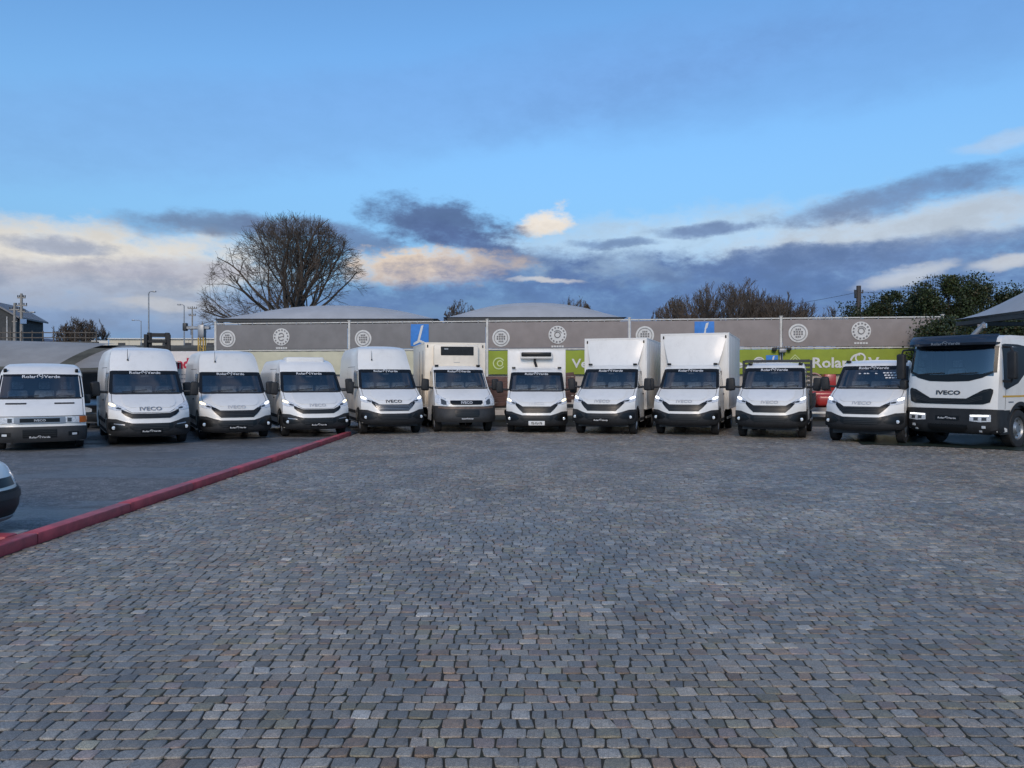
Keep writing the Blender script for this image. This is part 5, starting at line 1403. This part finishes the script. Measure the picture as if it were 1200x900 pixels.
# guard rail along the bank
gf_ = thing('guard_rail_fence', 'rusty two-rail fence along the raised bank at left', 'fence', W(-12, 403, 57.5), 0)
RUST = mat('weathered_rail', (.11, .095, .08), .8, vary=.3, dirt=.3)
x0 = gf_.location.x
for k in range(11): part('post', bx(k*.80-.035, k*.80+.035, -.04, .04, -.5, .98, .01), RUST, gf_)
for z in (.42, .80): part('rail', bx(-.05, 8.05, -.075, -.042, z, z+.075, .008), RUST, gf_)
part('low_wall', bx(-.05, 8.1, -.02, .18, -1.2, .18, .01), mat('bank_wall', (.10, .095, .085), .9, vary=.3), gf_)
# house with gable
hx, hy, hz = W(4, 402, 66)
hs = thing('house', 'dark house with a grey gabled roof at the far left edge', 'house', (hx-1.0, hy, hz-.6), R(12))
HW_ = mat('dark_cladding', (.050, .055, .058), .8, vary=.2); RF = mat('grey_roof', (.20, .20, .21), .7, vary=.15, vscale=3)
bm = bm_new(); prism(bm, [(-1.9, 0), (1.9, 0), (1.9, 2.9), (0, 4.05), (-1.9, 2.9)], 0, 6); part('wall', bm, HW_, hs)
for sg in (-1, 1):
    bm = bm_new(); prism(bm, [(0, 4.08), (sg*2.25, 2.73), (sg*2.25, 2.87), (0, 4.24)], -.35, 6.3); part('roof', bm, RF, hs)
wn = part('window', bx(-.5, .5, -.03, .02, 1.2, 2.2, .01), GLOSSBLK, hs); part('frame', box(box(bm_new(), -.56, -.5, -.045, -.005, 1.15, 2.25), .5, .56, -.045, -.005, 1.15, 2.25), POSTM, wn)
part('door', bx(.8, 1.55, -.03, .02, .05, 2.0, .01), STEELDK, hs); part('eaves_board', bx(-2.2, -1.92, -.30, 6.2, 2.60, 2.72, .01), POSTM, hs)
for x in (-1.2, 1.2): part('corner_post', bx(x-.05, x+.05, -.05, -.01, 0, 2.9, .01), STEEL, hs)
# poles
WOOD = mat('pale_pole', (.30, .28, .25), .8, vary=.2); 
def pole(name, label, cat, px, ptop, pbase, Y, r, arms=(), lamp=None, material=WOOD, r1=None):
    x, y, z0 = W(px, pbase, Y); h = W(px, ptop, Y)[2]-z0
    t = thing(name, label, cat, (x, y, z0), 0); part('pole', tb([(0, 0, -1.0), (0, 0, h*.5), (0, 0, h)], r, 8, r1 or r*.7), material, t)
    for dz_, hw in arms:
        a = part('crossarm', bx(-hw, hw, -.05, .05, h-dz_-.05, h-dz_+.05, .01), material, t)
        for q in (-1, -.5, .5, 1): part('insulator', lathe([(0, .03), (.06, .05), (.12, .05), (.17, .02)], 8, 'z'), STEELDK, a, (q*hw*.92, 0, h-dz_+.05))
    if lamp:
        dx_, up = lamp
        part('lamp_arm', tb([(0, 0, h-.1), (dx_*.3, 0, h+up*.8), (dx_, 0, h+up)], .04, 6), STEEL, t)
        part('lamp_head', bx(dx_-.32 if dx_ < 0 else dx_-.05, dx_+.05 if dx_ < 0 else dx_+.32, -.12, .12, h+up-.07, h+up+.06, .03, 2), STEEL, t)
    return t, h
pole('utility_pole', 'shorter pale utility pole in front of the dark house', 'pole', 17.5, 355, 401, 62, .13, ((.55, .42), (1.5, .2)))
t_, h_ = pole('utility_pole', 'taller utility pole with three crossarms and a lamp bracket, right of the dark house', 'pole', 25.5, 344, 400, 64, .14, ((.35, .33), (1.0, .45), (1.5, .3)))
part('lamp_arm', tb([(0, 0, h_-1.62), (.55, 0, h_-1.56), (.85, 0, h_-1.56)], .03, 6), STEEL, t_); part('lamp_head', bx(.72, 1.12, -.1, .1, h_-1.62, h_-1.50, .03, 2), STEEL, t_)
part('sign_plate', bx(-.02, .52, -.16, -.13, 1.45, 1.85, .01), mat('blue_sign', (.16, .26, .42), .5), t_)
pole('street_lamp', 'tall single street lamp standing above the forklift', 'street lamp', 174.5, 343, 410, 78, .085, (), (.42, .12), STEEL)
pole('street_lamp', 'low distant street lamp pointing left, left of the tall lamp', 'street lamp', 165.5, 376, 405, 110, .08, (), (-1.0, .1), STEEL)
pole('street_lamp', 'street lamp pointing left beside the yellow mast', 'street lamp', 216, 358, 410, 84, .08, (), (-.42, .1), STEEL)
pole('utility_pole', 'slim utility pole with two crossarms just behind the yellow mast', 'pole', 225.5, 359, 408, 92, .11, ((.25, .55), (1.1, .42)))
pole('utility_pole', 'thin bare pole right of the yellow mast', 'pole', 237.5, 377, 410, 80, .07)
pr, hr = pole('utility_pole', 'dark pole rising behind the right banners beside the hedge', 'pole', 1006, 335, 400, 56, .19, ((.5, .32),), None, mat('dark_pole', (.07, .06, .055), .8, vary=.2), .17)
part('transformer', bx(-.30, -.16, -.1, .1, hr-.9, hr-.3, .03), STEELDK, pr)
for dx_, dz_ in ((-11.5, -1.6), (11, .6)):
    part('wire', tb([(u*dx_, 0, hr-.45 + u*dz_ - .9*u*(1-u)) for u in np.linspace(0, 1, 12)], .012, 4), STEELDK, pr)
# white board and long pale building
bx_, by_, bz_ = W(117, 409, 60)
bo = thing('notice_board', 'blank white board standing on the bank beside the bare bushes', 'board', (bx_, by_, bz_), 0)
part('panel', bx(-.66, .66, -.03, .03, .0, .66, .01), mat('white_board', (.66, .64, .58), .6, vary=.1), bo)
for x in (-.55, .55): part('leg', bx(x-.03, x+.03, .031, .08, -.9, .6, .006), STEEL, bo)
cx_, cy_, cz_ = W(128, 406, 170)
wb = thing('warehouse', 'long low pale building on the horizon behind the left vans', 'building', (cx_, cy_, cz_), 0)
CRM = mat('cream_cladding', (.62, .57, .46), .7, vary=.08)
for k in range(6): part('wall_panel', bx(k*4.4+.02, k*4.4+4.38, 0, 12, -2.5, 1.55, .02), CRM, wb)
part('roof', bx(-.3, 26.7, -.4, 12.4, 1.56, 1.84, .05), mat('pale_roof', (.60, .60, .58), .6), wb)
for k in range(5): part('window', bx(2+k*4.9, 3.6+k*4.9, -.04, .03, .0, .8, .01), STEELDK, wb)
part('canopy_strip', bx(14, 26.5, -1.2, -.42, .05, .20, .01), STEEL, wb)

# ------------------------------------------------------------------ trees
BARK = mat('bark', (.075, .062, .050), .9, vary=.3, vscale=3); TWIG = mat('twigs', (.100, .078, .060), .9, vary=.25, vscale=.5)
class Tubes:
    def __init__(s): s.v, s.f, s.n = [], [], 0
    def add(s, pts, r0, r1, k=4):
        pts = np.asarray(pts, float); m = len(pts)
        t = np.gradient(pts, axis=0); t /= np.linalg.norm(t, axis=1, keepdims=True)+1e-9
        a = np.cross(t, (0.31, .2, .93)); a /= np.linalg.norm(a, axis=1, keepdims=True)+1e-9; b_ = np.cross(t, a)
        rr = np.linspace(r0, r1, m)[:, None, None]; th = np.arange(k)*2*np.pi/k
        ring = pts[:, None] + rr*(a[:, None]*np.cos(th)[None, :, None] + b_[:, None]*np.sin(th)[None, :, None])
        s.v.append(ring.reshape(-1, 3)); i = np.arange(m-1)[:, None]*k; j = np.arange(k)[None]; j2 = (j+1) % k
        s.f.append((np.stack([i+j, i+j2, i+k+j2, i+k+j], -1).reshape(-1, 4)+s.n).astype(np.int32)); s.n += m*k
    def mesh(s, name, material):
        v = np.concatenate(s.v); f = np.concatenate(s.f); return np_mesh(name, v, f.ravel(), np.full(len(f), 4), material, True)
def bare_tree(label, base, limbs, levels, spread, L0, r0, group=None, name='bare_tree', trunk_h=4.0, drop=0.0, seed=1, shrink=.66, kids=(3, 5), rmin=.012, flat=1.0, env=None):
    rs = np.random.RandomState(seed); t = thing(name, label, 'tree', base, 0, group); T, C_ = Tubes(), Tubes()
    if trunk_h > 0: T.add([(0, 0, -1.5), (.05, 0, trunk_h*.5), (0, .05, trunk_h)], r0*1.25, r0, 10)
    def grow(p, d, L, r, lev):
        m = 5 if lev < 2 else 4; pts = [p]; q = p.copy(); dd = d.copy()
        for i in range(m):
            dd = dd + rs.normal(0, .085, 3) + np.array([0, 0, .03 if lev < 3 else .02-drop]); dd /= np.linalg.norm(dd); q = q+dd*L/m; pts.append(q.copy())
        if env is not None and lev >= 1:
            if np.linalg.norm((p-env[0])/env[1]) > .99: return
            for q_ in range(6):
                if np.linalg.norm((pts[-1]-env[0])/env[1]) <= 1.02+rs.uniform(-.16, .08): break
                pts = [p+(x-p)*.8 for x in pts]
        re = max(rmin*.75, r*.60); (T if lev == 0 else C_).add(pts, r, re, 6 if lev < 2 else (4 if lev < 3 else 3))
        if lev >= levels: return
        n = rs.randint(kids[0], kids[1]+1) + (2 if lev == levels-1 else 0)
        for c in range(n):
            u = 1.0 if c == 0 else rs.uniform(.25, .98); k_ = min(len(pts)-1, max(1, int(round(u*m)))); s0 = pts[k_]
            ax = rs.normal(0, 1, 3); ax -= ax.dot(dd)*dd; ax /= np.linalg.norm(ax)
            ang = rs.uniform(.12, .30) if c == 0 else rs.uniform(.35, .80); nd = dd*math.cos(ang)+ax*math.sin(ang); nd[2] *= flat
            nd /= np.linalg.norm(nd); grow(s0, nd, L*shrink*rs.uniform(.75, 1.2), max(rmin, re*(.85 if c == 0 else .62)), lev+1)
    for i in range(limbs):
        az = 2*math.pi*(i+rs.uniform(-.3, .3))/limbs; el = rs.uniform(*spread) if i % 6 else rs.uniform(1.15, 1.45)
        d = np.array([math.cos(az)*math.cos(el), math.sin(az)*math.cos(el), math.sin(el)])
        grow(np.array([rs.normal(0, .15), rs.normal(0, .15), max(0, trunk_h-.2-rs.uniform(0, .8))]) if trunk_h > 0 else np.array([rs.normal(0, spread[2] if len(spread) > 2 else 1.0), rs.normal(0, .6), -.3]), d, L0*rs.uniform(.85, 1.15), r0*rs.uniform(.42, .6) if trunk_h > 0 else r0, 0)
    if T.v: link('trunk', T.mesh('trunk', BARK), t)
    link('crown', C_.mesh('crown', TWIG), t)
    return t
bx0, by0, bz0 = W(341, 445, 62)
bare_tree('huge bare spreading tree rising behind the left arched canopy', (bx0, by0, .5), 22, 5, (.0, 1.15), 4.3, .32, trunk_h=6.2, drop=.02, seed=5, shrink=.72, kids=(3, 4), rmin=.0105, env=(np.array([0, 0, 5.2]), np.array([7.2, 5.0, 9.2])))
def bush(label, px, pbase, ptop, Y, n, wid, seed, group=None, name='bare_tree', lv=3):
    x, y, z0 = W(px, pbase, Y); h = W(px, ptop, Y)[2]-z0
    rs = np.random.RandomState(seed); t = thing(name, label, 'tree', (x, y, z0), 0, group); T, C_ = Tubes(), Tubes()
    def grow(p, d, L, r, lev):
        pts = [p]; q = p.copy(); dd = d.copy()
        for i in range(4):
            dd = dd + rs.normal(0, .12, 3)+np.array([0, 0, .07]); dd /= np.linalg.norm(dd); q = q+dd*L/4; pts.append(q.copy())
        lim = h*(1-.35*(pts[-1][0]/max(wid*.6, .1))**2)*rs.uniform(.86, 1.0)
        for q_ in range(5):
            if pts[-1][2] <= lim: break
            pts = [p+(x_-p)*.75 for x_ in pts]
        (T if lev == 0 else C_).add(pts, r, max(.010, r*.55), 4 if lev < 2 else 3)
        if lev >= lv: return
        for c in range(rs.randint(4, 7)):
            k_ = rs.randint(1, 5); ax = rs.normal(0, 1, 3); ax -= ax.dot(dd)*dd; ax /= np.linalg.norm(ax); an = rs.uniform(.25, .75); nd = dd*math.cos(an)+ax*math.sin(an); nd[2] = abs(nd[2])+.12
            nd /= np.linalg.norm(nd); grow(pts[k_], nd, L*rs.uniform(.42, .62), max(.013, r*.55), lev+1)
    for i in range(n):
        a = rs.uniform(-1, 1); d = np.array([a*.55+rs.normal(0, .1), rs.normal(0, .3), 1.0]); d /= np.linalg.norm(d)
        grow(np.array([a*wid*.55, rs.normal(0, wid*.25), -.4]), d, h*rs.uniform(.50, .74)*(1-.30*abs(a)), .04*h/5, 0)
    link('trunk', T.mesh('trunk', BARK), t); link('crown', C_.mesh('crown', TWIG), t)
bush('rounded bare bush left of the blank white board', 91, 406, 369, 66, 34, 1.9, 21)
bush('thin upright bare bush just behind the blank white board', 112, 404, 369, 68, 14, 1.2, 22)
bush('small distant bare bush between the poles and the rounded bush', 47, 400, 384, 75, 6, 1.4, 23)
bush('bare thicket behind the banner above the largest box truck, tallest of the right thickets', 846, 400, 330, 53, 95, 6.6, 24, lv=3)
bush('bare thicket to the right of the tallest bare thicket', 905, 402, 343, 54, 46, 3.6, 25, lv=3)
bush('thin low bare thicket nearest the dark pole', 952, 402, 351, 56, 30, 2.8, 26)
bush('few bare twigs in the gap between the two arched canopies', 541, 384, 350, 64, 18, 1.8, 27)
bush('few bare twigs above the right end of the right arched canopy', 672, 384, 342, 66, 22, 2.2, 28)

# evergreens at the right
def leaf_mat():
    m = bpy.data.materials.new('evergreen_leaf'); m.use_nodes = True; q = NG(m.node_tree); b = m.node_tree.nodes['Principled BSDF']
    at = q.n('ShaderNodeAttribute', attribute_name='leaf_color'); q.put(b.inputs['Base Color'], at.outputs[0]); b.inputs['Roughness'].default_value = .5
    b.inputs['Specular IOR Level'].default_value = .3
    return m
LEAF = leaf_mat()
def evergreen(label, px, Y, ptop, rx, ry, n, seed, tufts=60, hue=(.030, .043, .017)):
    rs = np.random.RandomState(seed); x, y, _ = W(px, 445, Y); ztop = W(px, ptop, Y)[2]
    t = thing('evergreen_tree', label, 'tree', (x, y, 0), 0, 'evergreens at the right'); T = Tubes(); T.add([(0, 0, -.3), (.1, 0, ztop*.4), (0, .1, ztop*.85)], .20, .05, 8)
    cl = []
    for i in range(tufts):
        h = rs.uniform(.12, 1)**.8; rr = math.sqrt(rs.uniform(.25, 1))*(1-.30*max(0, h-.45)/.55); a = rs.uniform(0, 2*math.pi)
        cl.append((np.array([rx*rr*math.cos(a), ry*rr*math.sin(a), ztop*h*.93]), rs.uniform(.45, .85), rs.uniform(.7, 1.25)))
        if i % 2 == 0: T.add([(0, 0, ztop*h*.6), cl[-1][0]*.6+np.array([0, 0, ztop*h*.3]), cl[-1][0]], .05, .015, 4)
    for i in range(14):
        a = rs.uniform(-1, 1); cl.append((np.array([rx*a*.85, rs.normal(0, ry*.3), ztop*(.95+rs.uniform(-.06, .05)-.22*a*a)]), .28, 1.15))
    n = int(n*1.8); k = rs.choice(len(cl), n); c = np.array([q[0] for q in cl])[k]; s_ = np.array([q[1] for q in cl])[k]; br = np.array([q[2] for q in cl])[k]
    p = c + np.clip(rs.normal(0, 1, (n, 3)), -1.7, 1.7)*s_[:, None]*np.array([.55, .55, .62])
    d = rs.normal(0, 1, (n, 3))+np.array([0, 0, .6]); d /= np.linalg.norm(d, axis=1, keepdims=True); e = np.cross(d, rs.normal(0, 1, (n, 3))); e /= np.linalg.norm(e, axis=1, keepdims=True)
    L = rs.uniform(.07, .15, n)[:, None]; w = L*rs.uniform(.28, .42, n)[:, None]
    V_ = np.stack([p, p+d*L*.5+e*w, p+d*L, p+d*L*.5-e*w], 1)
    me = np_mesh('crown', V_.reshape(-1, 3), np.arange(n*4), np.full(n, 4), LEAF)
    colr = np.ones((n*4, 4), np.float32); base = np.array(hue)[None]*br[:, None]*rs.lognormal(0, .3, n)[:, None]; wm = rs.uniform(0, 1, n) > .93; base[wm] = np.array([.055, .042, .015])
    colr[:, :3] = np.repeat(base, 4, 0); me.attributes.new('leaf_color', 'FLOAT_COLOR', 'POINT').data.foreach_set('color', colr.ravel())
    link('trunk', T.mesh('trunk', BARK), t); link('crown', me, t)
evergreen('low dark evergreen at the left end of the hedge, beside the dark pole', 1016, 47, 356, 1.9, 1.6, 12000, 41)
evergreen('dark evergreen second from the left in the hedge behind the banners', 1056, 46, 346, 2.2, 1.8, 16000, 42, tufts=80)
evergreen('evergreen of middle height between the second and the tallest in the hedge', 1084, 45, 345, 1.6, 1.6, 11000, 48)
evergreen('tallest pointed evergreen beside the right canopy', 1112, 43, 325, 2.2, 1.8, 19000, 43, tufts=80, hue=(.034, .047, .017))
evergreen('evergreen behind the right canopy, right of the tallest one', 1160, 44, 338, 2.3, 1.8, 13000, 44)
evergreen('evergreen at the far right edge behind the canopy', 1205, 44, 343, 2.2, 1.8, 13000, 45)
evergreen('low evergreen in front of the end of the grey banner, behind the heavy truck', 1104, 34, 378, 1.1, 1.2, 9000, 46, tufts=40)
evergreen('low evergreen filling the gap under the right canopy', 1165, 31, 380, 1.8, 1.3, 9000, 47, tufts=40)
